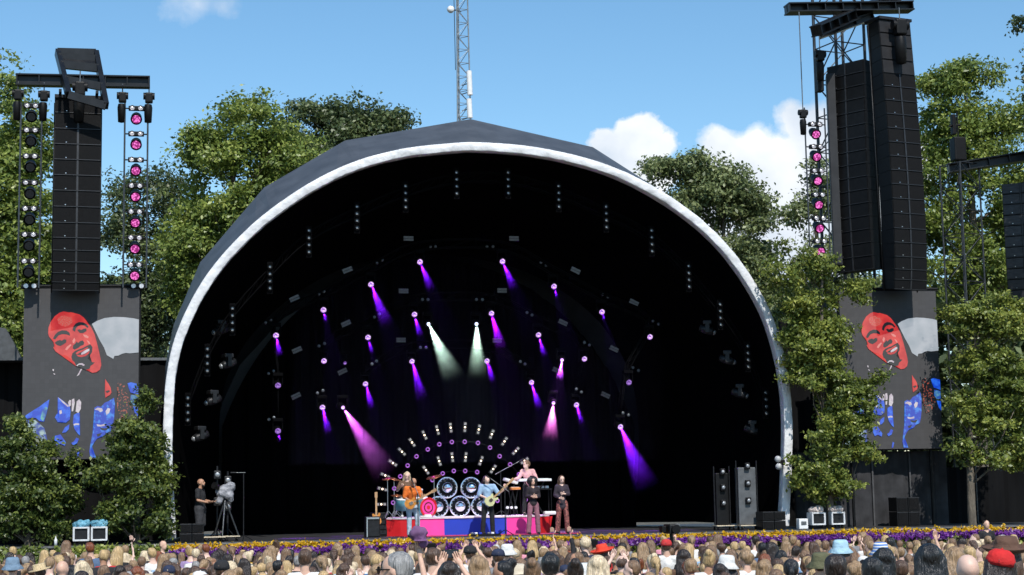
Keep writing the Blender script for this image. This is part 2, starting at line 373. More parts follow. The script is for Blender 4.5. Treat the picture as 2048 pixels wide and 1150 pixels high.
def moving_head(u, v, z, label, lens_mat, col, L=1.1, half=10., power=60, tilt=(.2, -.35, -1), dens=1.6, lr=.088, name='moving_head_light', group='purple moving heads on the trusses', size=1., smoke=None):
    r = thing(name, label, 'stage light', W(u, v, z), group=group)
    d = Vector(tilt).normalized(); q = (-d).to_track_quat('Z', 'Y').to_matrix()
    dl = Vector((d.x, d.y-1.2, d.z*.55)).normalized()
    a = MB(); a.bbox((0, .12, .34), (.30, .22, .1), .015); a.build('base', INK, r)
    a = MB(); a.box((-.14, .12, .17), (.03, .09, .28)); a.box((.14, .12, .17), (.03, .09, .28)); a.box((0, .12, .3), (.31, .08, .03)); a.build('yoke', INK, r)
    qh = (-dl).to_track_quat('Z', 'Y').to_matrix()
    a = MB(); a.lathe([(0, .33), (.09, .31), (.115, .2), (.11, .06), (.1, .0), (.094, -.004), (.094, .01)], rot=qh, n=16); a.build('head', INK, r)
    a = MB(); a.cyl(qh @ Vector((0, 0, .004)), qh @ Vector((0, 0, -.006)), lr, n=18); a.build('lens', lens_mat, r)
    if L > 0:
        L *= 1.15
        th = math.tan(R(half)); r0 = lr*.72; a = MB(); a.lathe([(0, -L), (r0+th*L, -L), (r0, -.012), (0, -.012)], n=20)
        o = a.build('light_beam', beam_mat(dens, smoke or tuple(c**.8 for c in col), L, r0, th), r); o.rotation_euler = q.to_euler()
        bm = bmesh.new(); bm.from_mesh(o.data); bmesh.ops.remove_doubles(bm, verts=bm.verts, dist=1e-5); bmesh.ops.recalc_face_normals(bm, faces=bm.faces); bm.to_mesh(o.data); bm.free()
        l = bpy.data.lights.new('beam_lamp', 'SPOT'); l.energy = power*(20 if lr < .08 else 80); l.color = col; l.spot_size = R(half*2.3); l.spot_blend = .4; l.shadow_soft_size = .012
        lo = bpy.data.objects.new('beam_lamp', l); sc.collection.objects.link(lo); lo.parent = r; lo.location = d*(-.0)+d*(-.02)+Vector((0, -.03, 0)); lo.rotation_euler = q.to_euler()
        bpy.context.view_layer.update()
        lo.location = d*.06
    return r
def lens_em(name, c1, c2, s1, s2):
    m = bpy.data.materials.new(name); m.use_nodes = True; t = m.node_tree; b = t.nodes['Principled BSDF']; L = t.links
    c = t.nodes.new('ShaderNodeTexCoord'); vo = t.nodes.new('ShaderNodeTexVoronoi'); vo.inputs['Scale'].default_value = 17; L.new(c.outputs['Object'], vo.inputs['Vector'])
    r = t.nodes.new('ShaderNodeValToRGB'); r.color_ramp.elements[0].position = .25; r.color_ramp.elements[0].color = (*[x*s1 for x in c1], 1); r.color_ramp.elements[1].position = .6; r.color_ramp.elements[1].color = (*[x*s2 for x in c2], 1)
    L.new(vo.outputs['Distance'], r.inputs[0]); L.new(r.outputs[0], b.inputs['Emission Color']); b.inputs['Emission Strength'].default_value = 1; b.inputs['Base Color'].default_value = (.02, .02, .02, 1)
    return m
LP = lens_em('violet_lens', (.95, .7, 1), (.45, .12, .9), 1.2, .8)
LPd = lens_em('dim_violet_lens', (.55, .3, .9), (.25, .06, .6), .8, .5)
LWh = lens_em('white_lens', (1, 1, .95), (.8, .9, 1.6), 2, 1.6)
LPk = lens_em('pink_lens', (1, .7, .95), (.9, .4, 1.6), 1.8, 1.2)
PUR = (.36, .05, 1.)
bmA = {0: .3, 1: 0, 2: .6, 3: .35, 4: 1.3, 5: .9, 6: .9, 7: .35, 8: .25, 9: 0, 10: 0, 11: 1.9}
for i, (x, y) in enumerate(rowA):
    u, z = uz(x, y, 4.4); k = bmA[i]
    moving_head(u, 4.4, z, 'round moving lamp glowing violet, %s from the left on the second arch truss' % ORD[i], LP if i not in (0, 1, 10) else LPd, PUR, L=k, power=16*(.5+k), half=10 if i != 11 else 12, tilt=(.34 if k > .7 else .16, -.3, -1))
bmB = {0: .8, 1: 0, 2: .5, 3: .7, 4: 1.1, 5: .7, 6: 0, 7: .6}
for i, (x, y) in enumerate(rowB):
    u, z = uz(x, y, 6.4)
    moving_head(u, 6.4, z, 'round moving lamp glowing violet, %s from the left on the third arch truss' % ORD[i], LP, (.5, .04, 1.) if i == 4 else PUR, L=bmB[i], power=16*(.5+bmB[i])*(1.6 if i == 4 else 1), tilt=(.2, -.3, -1))
bmC = [.8, 1.25, .7, .9]
for i, (x, y) in enumerate(rowC):
    u, z = uz(x, y, 8.4)
    moving_head(u, 8.4, z, 'round moving lamp glowing violet, %s from the left on the rearmost arch truss' % ORD[i], LP, PUR, L=bmC[i], power=16*(.5+bmC[i]), tilt=(.22, -.3, -1))
u, z = uz(690, 726, 7.5); moving_head(u, 7.5, z, 'small dim violet lamp between the lower left moving heads', LPd, PUR, L=0, lr=.05, group=None)
for (x, y, v, lm, col, L, half, pw, tl, lb, dn) in [
    (857, 648, 5.5, LWh, (.8, 1, .9), 1.75, 12, 130, (.42, -.2, -1), 'left of the two lamps throwing wide white beams', 1.6),
    (953, 648, 5.5, LWh, (.8, 1, .88), 1.6, 12, 120, (-.03, -.2, -1), 'right of the two lamps throwing wide white beams', 1.6),
    (686, 815, 5.5, LPk, (.9, .3, 1), 2.3, 11.5, 90, (.62, -.2, -1), 'lamp throwing a wide pink beam at lower left of the stage', 1.6),
    (1107, 806, 5.5, LPk, (1, .4, .85), 1.1, 14, 110, (-.17, -.2, -1), 'lamp throwing a wide pink beam above the singers at right', 1.6),
    (1124, 720, 5.5, LPk, (1, .3, 1.6), .6, 13, 80, (-.2, -.2, -1), 'lamp throwing a short pink beam above the wide pink one', 1.6)]:
    u, z = uz(x, y, v); moving_head(u, v, z, lb, lm, col, L=L, half=half, power=pw, tilt=tl, lr=.055, dens=dn, name='spotlight', group='lamps with wide beams')
# hanging strobe panels
PANEL = M('strobe_face', (.16, .155, .15), .4, var=.3, scale=30)
panels = [(817, 477, 0, 5.), (1028, 477, 0, 5.), (695, 540, -22, 5.), (1151, 541, 25, 5), (589, 597, -25, 5), (1268, 605, 25, 5), (807, 582, 0, 7), (1004, 581, 0, 7), (692, 647, -25, 7), (1126, 645, 25, 7), (594, 700, -24, 7), (1228, 698, 25, 7), (802, 680, 0, 9), (994, 681, 0, 9), (685, 743, -25, 9), (1114, 741, 25, 9), (592, 792, -25, 9), (1211, 790, 25, 9)]
for i, (x, y, a_, v) in enumerate(sorted(panels, key=lambda p: (p[3], p[0]))):
    u, z = uz(x, y, v); i2 = i % 6
    r = thing('strobe_light', 'small flat grey strobe light, %s from the left in the %s row' % (ORD[i2], {5: 'outer', 7: 'middle', 9: 'inner'}[v]), 'stage light', W(u, v, z), group='flat strobe panels hung inside the shell')
    ry = Matrix.Rotation(R(a_), 3, 'Y')
    a = MB(); a.bbox((0, .05, 0), (.34, .1, .17), .01, rot=ry); a.build('housing', INK, r)
    a = MB(); 
    for s_ in (-1, 1): a.bbox(ry @ Vector((0, -.006, .04*s_)), (.31, .016, .068), .004, rot=ry)
    a.build('face', PANEL, r)
    a = MB(); a.cyl((0, .06, .05), (0, .06, .5), .012, n=5); a.build('hanger', INK, r)
pairs = [(754, 526, 765, 520), (638, 588, 648, 583), (845, 599, 856, 599), (749, 634, 759, 628), (638, 692, 649, 687), (841, 695, 852, 695), (744, 728, 753, 722), (537, 747, 547, 742), (635, 786, 646, 781), (538, 839, 548, 835), (531, 645, 542, 640), (861, 493, 871, 493),
 (974, 493, 986, 493), (1082, 525, 1092, 531), (1205, 589, 1216, 594), (953, 599, 965, 599), (1054, 625, 1064, 630), (1306, 642, 1317, 648), (1169, 685, 1179, 690), (1041, 723, 1050, 728), (1266, 735, 1277, 741), (1153, 778, 1163, 784), (1246, 826, 1257, 830)]
DOT = M('small_lens', (.11, .12, .13), .3, .3, var=.3, scale=50)
def sect(x, y): return ('upper' if y < 600 else 'middle' if y < 720 else 'lower')+' '+('left' if x < 780 else 'centre' if x < 1030 else 'right')
seen = {}
for x0, y0, x1, y1 in sorted(pairs):
    u0_, z0_ = uz(x0, y0, 6.0); u1_, z1_ = uz(x1, y1, 6.0); s_ = sect(x0, y0); seen[s_] = seen.get(s_, 0)+1
    r = thing('twin_lamp', 'faint pair of small lamps, %s from left in the %s of the dark shell' % (ORD[seen[s_]-1], s_), 'stage light', W((u0_+u1_)/2, 6.0, (z0_+z1_)/2), group='faint twin lamps inside the shell')
    du = (u1_-u0_)/2; dz = (z1_-z0_)/2
    for sg in (-1, 1):
        a = MB(); a.cyl((sg*du, .12, sg*dz), (sg*du, 0, sg*dz), .05, .06, n=12); l = a.build('lamp', INK, r)
        a = MB(); a.ball((sg*du, -.002, sg*dz), (.048, .015, .048), n=10); a.build('lens', DOT, l)
# side moving heads catching the sun near the arch feet
def big_head(u, v, z, rz, label, grp, s=1., flip=1):
    r = thing('moving_head_spotlight', label, 'stage light', W(u, v, z), rz=ANG+rz, group=grp)
    a = MB(); a.bbox((0, 0, 0), (.34*s, .26*s, .12*s), .02); a.build('base', DRK, r)
    a = MB(); a.box((-.17*s, 0, -.16*s), (.04*s, .12*s, .3*s)); a.box((.17*s, 0, -.16*s), (.04*s, .12*s, .3*s)); a.box((0, 0, -.03*s), (.36*s, .1*s, .05*s)); a.build('yoke', DRK, r)
    q = Matrix.Rotation(R(-70), 3, 'X')
    a = MB(); a.lathe([(0, .28*s), (.1*s, .26*s), (.13*s, .1*s), (.12*s, -.1*s), (.1*s, -.2*s), (.085*s, -.2*s)], c=(0, 0, -.24*s), rot=q, n=14); a.build('head', DRK, r)
    a = MB(); a.ball(Vector((0, 0, -.24*s))+q @ Vector((0, 0, -.19*s)), .085*s, n=12, rot=q); a.build('lens', LENSW, r)
    return r
side = [(440, 655, 1), (455, 722, 1), (425, 795, 1), (400, 867, 1), (1415, 655, -1), (1455, 715, -1), (1480, 782, -1), (1505, 855, -1)]
for i, (x, y, s_) in enumerate(side):
    u, z = uz(x, y, 3.0); big_head(u, 3.0, z+.15, -s_*R(70), 'dark spotlight hanging beside the %s leg of the arch, %s from the top' % ('left' if s_ > 0 else 'right', ORD[i % 4]), 'spotlights beside the arch legs', 1.0)

a = MB(); a.box((pk[0]+.3, 6.3, 7.2), (11.5, 5.6, 6.6)); o = a.build('haze', bpy.data.materials.new('stage_haze'), loc=W(0, 0, 0), rz=ANG); tag(o, 'thin smoke hanging in the dark stage shell', 'smoke', kind='stuff'); o.name = 'stage_smoke'
m = o.data.materials[0]; m.use_nodes = True; m.node_tree.nodes.clear(); v_ = m.node_tree.nodes.new('ShaderNodeVolumePrincipled'); v_.inputs['Density'].default_value = .0022; v_.inputs['Color'].default_value = (.5, .5, .9, 1); v_.inputs['Anisotropy'].default_value = .2
m.node_tree.links.new(v_.outputs[0], m.node_tree.nodes.new('ShaderNodeOutputMaterial').inputs['Volume'])
# ---------------------------------------------------------------- walls beside the stage
FAB = M('wall_fabric', (.005, .005, .0055), .85, spec=.12, var=.5, scale=1.2, bump=.6, bscale=1.6, stretch=(1, 1, .35))
def wall(px0, px1, ptop, v, label, mat, th=.12, seams=0, cap=None, z0=0., name='wall', cat='wall'):
    u0, zt = uz(px0, ptop, v); u1, _ = uz(px1, ptop, v); r = thing(name, label, cat, W((u0+u1)/2, v, 0))
    a = MB(); n = max(2, int((u1-u0)/.12)); vs = []
    for i in range(n+1):
        x = u0+(u1-u0)*i/n-(u0+u1)/2; yy = .03*math.sin(x*7)+.02*math.sin(x*17)
        vs += [(x, yy, z0), (x, yy, zt), (x, th+.05, zt), (x, th+.05, z0)]
    fs = []
    for i in range(n):
        for j in range(4): fs.append((4*i+j, 4*i+(j+1) % 4, 4*i+4+(j+1) % 4, 4*i+4+j))
    a.add(vs, fs+[(0, 1, 2, 3), (4*n+3, 4*n+2, 4*n+1, 4*n)], smooth=False); a.build('cladding', mat, r)
    if cap: a = MB(); a.box((0, th/2, zt+.05), (u1-u0+.1, th+.24, .08)); a.build('top_rail', cap, r)
    for k in range(seams):
        x = -(u1-u0)/2+(u1-u0)*(k+1)/(seams+1); a = MB(); a.box((x, -.06, (zt+z0)/2), (.05, .03, zt-z0-.1)); a.build('batten', M('batten_grey', (.06, .06, .063), .7, var=.2), r)
    return r
wall(-60, 338, 722, 5.0, 'black fabric wall with a metal top rail left of the stage shell', FAB, cap=GRY)
wall(1590, 1890, 905, 2.9, 'dark grey board wall under the right video screen', M('grey_board', (.034, .034, .037), .75, var=.4, scale=2.2, bump=.2, spec=.2), seams=3, cap=None)
wall(1878, 2200, 935, 4.4, 'black fabric wall behind the trees at the far right', FAB)
wall(-60, 300, 905, 3.0, 'low black fabric screen under the left video screen behind the bushes', FAB)
wall(1560, 1700, 640, 5.4, 'tall black fabric wall just right of the stage shell', FAB)
r = thing('side_tent', 'dark sloping tent roof at the far left edge', 'tent', W(*(lambda q: (q[0], 4.0, q[1]))(uz(10, 722, 4.0))))
a = MB(); L_ = [(-2.0, 1.35), (.0, .95), (.22, .55), (.48, .02), (-2.0, .02)]; a.prism([(x, z) for x, z in L_], .8); a.build('canvas', M('tent_grey', (.06, .065, .07), .6, var=.3), r)
# ---------------------------------------------------------------- foliage
def leaves(name, pos, size, mat, parent, outward=None, flat=.55, seed=0):
    g = np.random.default_rng(seed); n = len(pos)
    nr = g.normal(size=(n, 3))*.7; nr[:, 2] += flat
    if outward is not None: nr += outward*.55
    nr /= np.linalg.norm(nr, axis=1)[:, None]
    a = g.normal(size=(n, 3)); a -= nr*(a*nr).sum(1)[:, None]; a /= np.linalg.norm(a, axis=1)[:, None]; b = np.cross(nr, a)
    s = size*g.uniform(.6, 1.35, n)[:, None]
    v = np.empty((n, 4, 3)); v[:, 0] = pos-a*s*.62; v[:, 1] = pos-b*s*.34+nr*s*.06; v[:, 2] = pos+a*s*.62-nr*s*.1; v[:, 3] = pos+b*s*.34+nr*s*.06
    me = bpy.data.meshes.new(name); me.vertices.add(4*n); me.vertices.foreach_set('co', v.reshape(-1).astype(np.float32))
    me.loops.add(4*n); me.loops.foreach_set('vertex_index', np.arange(4*n, dtype=np.int32)); me.polygons.add(n); me.polygons.foreach_set('loop_start', np.arange(0, 4*n, 4, dtype=np.int32))
    me.update(calc_edges=True); me.materials.append(mat)
    o = bpy.data.objects.new(name, me); sc.collection.objects.link(o)
    if parent: o.parent = parent
    return o
BARK = M('bark', (.12, .10, .075), .9, var=.45, scale=5, bump=.8, bscale=16, stretch=(1, 1, .3))
def tree(label, pxb, v, base_px, mat, n_leaf, size, seed, trunk_r=.22, depth=1., hole=.42, clump=.42, name='tree', cat='tree', kind=None, group=None, nclump=None, base=None, trunk_px=None):
    if kind != 'stuff': n_leaf = int(n_leaf*(1.75 if v < 5 else 1.8)); size *= (.74 if v < 5 else .72); clump *= (.8 if v < 5 else .9)
    g = np.random.default_rng(seed); blobs = []
    sh_ = 0 if kind == 'stuff' or seed == 20 else 6 if seed == 21 else 12 if v < 5 else 7
    for x, y, rx, ry in pxb:
        rx = max(6, rx-sh_); ry = max(6, ry-sh_)
        u, z = uz(x, y, v); p = W(u, v, z); k = p.y/F; blobs.append((np.array((u, v, z)), np.array((rx*k, min(rx, ry)*k*depth+.35, ry*k))))
    vol = np.array([np.prod(b[1])**(2/3) for b in blobs]); vol /= vol.sum()
    if base is None: bu = uz(base_px, 900, v)[0]
    else: bu = base
    nc = nclump or int(n_leaf/(95 if v < 5 else 85)); C_ = []; OUT = []
    off = g.uniform(0, 100, 3)
    while len(C_) < nc:
        i = g.choice(len(blobs), p=vol); d = g.normal(size=3); d /= np.linalg.norm(d); rr = g.uniform(.25, 1.08)**.6
        p = blobs[i][0]+d*blobs[i][1]*rr
        if noise.noise(Vector((p+off)*.75)) < -hole*.5 + (.12 if rr < .7 else 0)*0: continue
        C_.append(p); OUT.append(d)
    C_ = np.array(C_); OUT = np.array(OUT)
    # each clump is a spray of leaves along a drooping twig
    m = n_leaf//nc; P = []; Q = []
    for c, d in zip(C_, OUT):
        ax = d*np.array([1, 1, .35])+g.normal(size=3)*.35; ax[2] -= .15; ax /= np.linalg.norm(ax)
        t = g.uniform(-.6, 1.0, m)[:, None]; s = g.normal(size=(m, 3))*np.array([.42, .42, .22])*clump
        P.append(c+ax*t*clump*1.1+s); Q.append(np.repeat(d[None], m, 0))
    P = np.vstack(P); Q = np.vstack(Q)
    lo = W(bu, v, 0); root = None
    P2 = P-np.array((bu, v, 0))
    if kind == 'stuff':
        o = leaves(name, P2, size, mat, None, Q, seed=seed); o.location = lo; o.rotation_euler = (0, 0, ANG); return tag(o, label, cat, kind='stuff')
    root = thing(name, label, cat, lo, group=group)
    ctr = sum(b[0] for b in blobs)/len(blobs)-np.array((bu, v, 0)); top = max(b[0][2] for b in blobs); bot = min(b[0][2]-b[1][2] for b in blobs)
    a = MB(); k = 7; pts = []; rs = []
    for i in range(k+1):
        t = i/k; f = t*t; pts.append((ctr[0]*f*.7+math.sin(t*6+seed)*.12*t, ctr[1]*f, t*(top-.3))); rs.append(trunk_r*(1-t)**.8+.03)
    a.tube(pts, rs, n=8)
    for i in range(min(34, len(C_))):
        q = C_[g.integers(len(C_))]-np.array((bu, v, 0)); hz = max(.8, bot-.2, min(top-.8, q[2]-g.uniform(.8, 2.2)))
        t = hz/(top-.3); f = t*t; s0 = np.array((ctr[0]*f*.7, ctr[1]*f, hz)); L_ = np.linalg.norm(q-s0)
        mid = s0*.5+q*.5+np.array((0, 0, -.08*L_))+g.normal(size=3)*.06*L_; r0 = max(.02, trunk_r*(1-t)**.8*.42)
        a.tube([s0, s0*.6+mid*.4, mid, mid*.4+q*.6, q], [r0, r0*.8, r0*.6, r0*.4, .01], n=5)
    a.build('trunk', BARK, root)
    leaves('crown', P2, size, mat, root, Q, seed=seed)
    return root
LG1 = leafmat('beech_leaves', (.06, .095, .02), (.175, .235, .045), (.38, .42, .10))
LG2 = leafmat('dark_leaves', (.035, .055, .022), (.09, .125, .045), (.20, .235, .095))
LG3 = leafmat('grey_green_leaves', (.06, .085, .035), (.18, .22, .085), (.34, .38, .17))
LG4 = leafmat('fresh_leaves', (.04, .062, .013), (.145, .19, .036), (.40, .42, .09))
LG5 = leafmat('dark_green_beech_leaves', (.018, .034, .010), (.07, .105, .022), (.25, .29, .06))  # darker green leaf colour for the two young trees at left
tree('tall yellow green beech at the left edge behind the left speaker array', [(20, 190, 45, 70), (60, 290, 60, 70), (10, 330, 60, 90), (30, 430, 80, 100), (80, 500, 60, 100), (20, 600, 90, 100), (90, 620, 50, 70), (-40, 480, 60, 200), (25, 680, 60, 60), (8, 130, 20, 40)], 13, 40, LG1, 26000, .19, 11, trunk_r=.3, clump=.6, hole=.5)
tree('sparse dark tree between the left video screen and the shell', [(260, 390, 48, 45), (320, 385, 55, 50), (240, 480, 50, 70), (330, 500, 70, 80), (290, 600, 80, 70), (330, 640, 50, 60), (230, 590, 40, 70), (270, 690, 80, 50)], 20, 300, LG2, 17000, .18, 12, clump=.65, hole=.25)
tree('broad yellow green tree rising over the left shoulder of the shell', [(395, 285, 40, 45), (480, 235, 50, 45), (525, 225, 34, 38), (440, 320, 75, 65), (520, 310, 75, 80), (400, 410, 55, 70), (470, 430, 80, 80), (385, 500, 60, 70), (400, 590, 60, 60), (590, 320, 60, 60), (545, 400, 60, 60)], 15, 470, LG1, 24000, .19, 13, trunk_r=.3, clump=.6, hole=.4)
tree('dark green tree peeking over the shell left of the radio mast', [(615, 240, 50, 42), (695, 232, 58, 40), (765, 245, 44, 34), (805, 240, 22, 14), (660, 300, 90, 60), (745, 290, 70, 45), (570, 300, 40, 60)], 22, 700, LG2, 17000, .2, 14, trunk_r=.3, clump=.6, hole=.4)
tree('grey green tree right of the shell in front of the clouds', [(1330, 335, 42, 26), (1395, 335, 46, 32), (1450, 365, 52, 42), (1495, 410, 46, 42), (1400, 410, 80, 60), (1500, 480, 50, 50), (1450, 530, 80, 60), (1520, 540, 30, 50), (1490, 600, 60, 60)], 14, 1450, LG3, 19000, .19, 15, clump=.55, hole=.4)
tree('sparse light green tree behind the right lamp ladder', [(1615, 335, 38, 22), (1600, 420, 40, 22), (1650, 400, 40, 60), (1575, 460, 26, 14), (1650, 520, 60, 60), (1570, 600, 40, 60), (1620, 640, 60, 70), (1720, 560, 60, 60), (1560, 700, 30, 60)], 12, 1660, LG3, 9500, .18, 16, clump=.5, hole=.45)
tree('tall pale green tree behind the right speaker array and far tower', [(1880, 170, 38, 45), (1945, 150, 50, 42), (2010, 215, 60, 70), (1880, 260, 50, 70), (1950, 290, 80, 80), (1870, 380, 50, 80), (1970, 420, 80, 90), (1870, 500, 60, 80), (1960, 540, 90, 80), (2050, 400, 60, 100), (2060, 560, 60, 90)], 12, 1960, LG1, 30000, .19, 17, trunk_r=.32, clump=.55, hole=.45)
tree('dark branches of a tree entering at the top right corner', [(2045, 40, 22, 16), (2050, 100, 26, 26), (2080, 160, 40, 50), (2120, 80, 70, 100), (2140, 250, 80, 150)], 2, 2150, LG2, 6500, .16, 18, clump=.4, hole=.3)
tree('distant dark wood behind the stage', [(x, 800, 90, 260) for x in range(-60, 360, 70)]+[(x, 780, 90, 250) for x in range(1560, 2240, 70)], 32, 300, LG2, 34000, .45, 19, name='far_wood', cat='wood', kind='stuff', clump=1.2, hole=.9)
tree('leafy tree half hiding the left side of the right video screen', [(1568, 545, 34, 36), (1590, 500, 36, 24), (1588, 640, 34, 50), (1604, 760, 34, 50), (1612, 860, 32, 44), (1640, 690, 60, 50), (1650, 860, 60, 44), (1610, 930, 34, 40), (1660, 960, 44, 36), (1700, 830, 44, 36), (1618, 530, 28, 28), (1660, 530, 40, 34), (1695, 580, 34, 30), (1605, 610, 36, 44), (1660, 640, 48, 50), (1622, 700, 36, 50), (1670, 730, 36, 45), (1650, 780, 46, 45), (1715, 775, 36, 22), (1625, 830, 26, 40), (1680, 850, 44, 40), (1725, 900, 30, 18), (1655, 925, 36, 34), (1750, 758, 20, 10), (1640, 980, 24, 26)], .6, 1655, LG4, 25000, .135, 20, trunk_r=.11, depth=.75, clump=.34, hole=.42, group=None)
tree('leafy tree with a pale trunk at the far right of the stage', [(1932, 640, 40, 38), (1985, 630, 60, 50), (2040, 660, 50, 70), (1925, 730, 26, 40), (1972, 730, 52, 52), (2030, 770, 55, 70), (1935, 820, 34, 45), (1995, 840, 60, 50), (1925, 895, 30, 26), (1985, 920, 60, 36), (2050, 900, 50, 60), (1900, 612, 12, 14)], .7, 1936, LG4, 22000, .135, 21, trunk_r=.13, depth=.8, clump=.34, hole=.42)
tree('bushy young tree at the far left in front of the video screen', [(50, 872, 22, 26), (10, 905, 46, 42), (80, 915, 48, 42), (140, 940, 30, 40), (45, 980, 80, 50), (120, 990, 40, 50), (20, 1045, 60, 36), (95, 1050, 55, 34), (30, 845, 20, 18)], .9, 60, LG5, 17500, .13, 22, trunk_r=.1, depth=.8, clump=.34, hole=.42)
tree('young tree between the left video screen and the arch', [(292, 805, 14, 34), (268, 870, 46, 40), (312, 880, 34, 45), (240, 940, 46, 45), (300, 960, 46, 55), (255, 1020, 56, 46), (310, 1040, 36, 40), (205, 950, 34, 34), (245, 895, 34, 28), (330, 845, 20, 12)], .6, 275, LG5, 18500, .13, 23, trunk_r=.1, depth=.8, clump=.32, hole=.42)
# ---------------------------------------------------------------- flower bank and hedge
def bank(name, label, cat, u0, u1, z0, z1, v0, v1, n, s, mat, seed, thick=.05, kind='stuff', three=True):
    g = np.random.default_rng(seed); uu = g.uniform(u0, u1, n); t = g.uniform(0, 1, n)
    keep = np.array([noise.noise(Vector((a*1.6, b*2, seed))) > -.32 for a, b in zip(uu, t)]); uu = uu[keep]; t = t[keep]; n = len(uu)
    pos = np.stack([uu, v0+(v1-v0)*t+g.normal(size=n)*thick, z0+(z1-z0)*t+g.normal(size=n)*thick*.8], 1)
    P = np.repeat(pos, 3, 0)+g.normal(size=(3*n, 3))*s*.25
    o = leaves(name, P, s, mat, None, np.tile(np.array([[0, -1., .3]]), (3*n, 1)), flat=.3, seed=seed)
    o.location = O; o.rotation_euler = (0, 0, ANG); return tag(o, label, cat, kind=kind)
def petal(name, a, b):
    m = leafmat(name, a, a, b, 3.); return m
uA = uz(338, 1090, -.3)[0]; uB = UR
bank('yellow_flowers', 'dense band of yellow flowers along the front of the stage floor', 'flowers', uA, uB, 1.62, 1.56, -.12, -.30, 5200, .07, petal('yellow_petals', (.60, .36, .01), (.85, .60, .03)), 31)
bank('purple_flowers', 'band of purple flowers just below the yellow flowers', 'flowers', uA, uB, 1.52, 1.40, -.40, -.68, 5600, .075, petal('purple_petals', (.12, .02, .22), (.34, .09, .46)), 32)
bank('flower_bed_foliage', 'green foliage under the band of flowers', 'plants', uA, uB, 1.50, .3, -.2, -1.5, 9000, .12, LG4, 33)
bank('green_hedge', 'low green hedge with pale flecks along the stage floor at left', 'hedge', UL, uA, 1.64, .3, -.2, -1.4, 12000, .11, LG4, 34)
bank('pale_blossom', 'pale blossom scattered over the low hedge at left', 'flowers', UL, uA, 1.66, 1.2, -.2, -.7, 420, .07, petal('white_petals', (.4, .38, .3), (.65, .6, .5)), 35)
a = MB(); a.prism([(0, 0), (0, 0), (0, 0)], .1) if False else None
bm_ = MB(); pr = [(-.06, 1.5), (-.06, 0), (-1.6, 0), (-1.5, .3), (-.55, 1.22)]
vs = [(UL, y, z) for y, z in pr]+[(UR, y, z) for y, z in pr]; k = len(pr)
bm_.add(vs, [tuple(range(k)), tuple(reversed(range(k, 2*k)))]+[(i, i+k, (i+1) % k+k, (i+1) % k) for i in range(k)])
tag(bm_.build('planting_bank', M('dark_soil', (.03, .022, .014), .95, var=.4, scale=6, bump=.6), loc=O, rz=ANG), kind='structure')
# ---------------------------------------------------------------- LED screens
def led_mat():
    m = bpy.data.materials.new('led_tiles'); m.use_nodes = True; t = m.node_tree; b = t.nodes['Principled BSDF']; L = t.links
    c = t.nodes.new('ShaderNodeTexCoord'); mp = t.nodes.new('ShaderNodeMapping'); mp.inputs['Rotation'].default_value = (R(-90), 0, 0); L.new(c.outputs['Object'], mp.inputs[0])
    br = t.nodes.new('ShaderNodeTexBrick'); br.offset = 0; br.inputs['Scale'].default_value = 8; br.inputs['Mortar Size'].default_value = .012; br.inputs['Brick Width'].default_value = 1; br.inputs['Row Height'].default_value = 1
    br.inputs['Color1'].default_value = (.048, .046, .048, 1); br.inputs['Color2'].default_value = (.056, .054, .056, 1); br.inputs['Mortar'].default_value = (.035, .035, .035, 1)
    L.new(mp.outputs[0], br.inputs['Vector']); L.new(br.outputs[0], b.inputs['Base Color']); b.inputs['Roughness'].default_value = .7
    return m
def pic_mat(name, col, e=.75, c2=None, sc_=7., lo=.45, hi=.6):
    m = bpy.data.materials.new(name); m.use_nodes = True; t = m.node_tree; b = t.nodes['Principled BSDF']; L = t.links
    b.inputs['Base Color'].default_value = (.05, .05, .05, 1); b.inputs['Roughness'].default_value = .7; b.inputs['Emission Strength'].default_value = e
    b.inputs['Emission Color'].default_value = (*col, 1)
    if c2:
        c = t.nodes.new('ShaderNodeTexCoord'); n = t.nodes.new('ShaderNodeTexNoise'); n.inputs['Scale'].default_value = sc_; n.inputs['Detail'].default_value = 5; L.new(c.outputs['Object'], n.inputs[0])
        r = t.nodes.new('ShaderNodeValToRGB'); r.color_ramp.elements[0].position = lo; r.color_ramp.elements[0].color = (*col, 1); r.color_ramp.elements[1].position = hi; r.color_ramp.elements[1].color = (*c2, 1)
        L.new(n.outputs[0], r.inputs[0]); L.new(r.outputs[0], b.inputs['Emission Color'])
    return m
LED = led_mat()
P_RED = pic_mat('picture_red', (.62, .008, .008), .8, (.86, .05, .035), 2.6, .40, .62)
P_BLK = pic_mat('picture_dark', (0, 0, 0), 0, None)
P_LIT = pic_mat('picture_light_red', (.9, .28, .24), .8)
P_WHT = pic_mat('picture_white', (.75, .7, .75), .8, (.6, .5, .6), 9)
P_HAT = pic_mat('picture_hat_grey', (.40, .46, .52), .8, (.56, .6, .66), 2.2, .35, .7)
P_BLU = pic_mat('picture_blue', (.0, .05, .62), .9, (.02, .16, .9), 5)
P_SPK = pic_mat('picture_blue_speckled', (.0, .045, .55), .9, (.04, .25, .85), 7, .5, .62)
P_CYN = pic_mat('picture_cyan', (.02, .10, .5), .8, (.16, .5, .5), 4, .45, .6)
P_BRN = pic_mat('picture_rust', (.0, .0, .0), .8, (.42, .08, .04), 16, .55, .60)
PMATS = [P_RED, P_BLK, P_LIT, P_WHT, P_HAT, P_BLU, P_SPK, P_CYN, P_BRN]
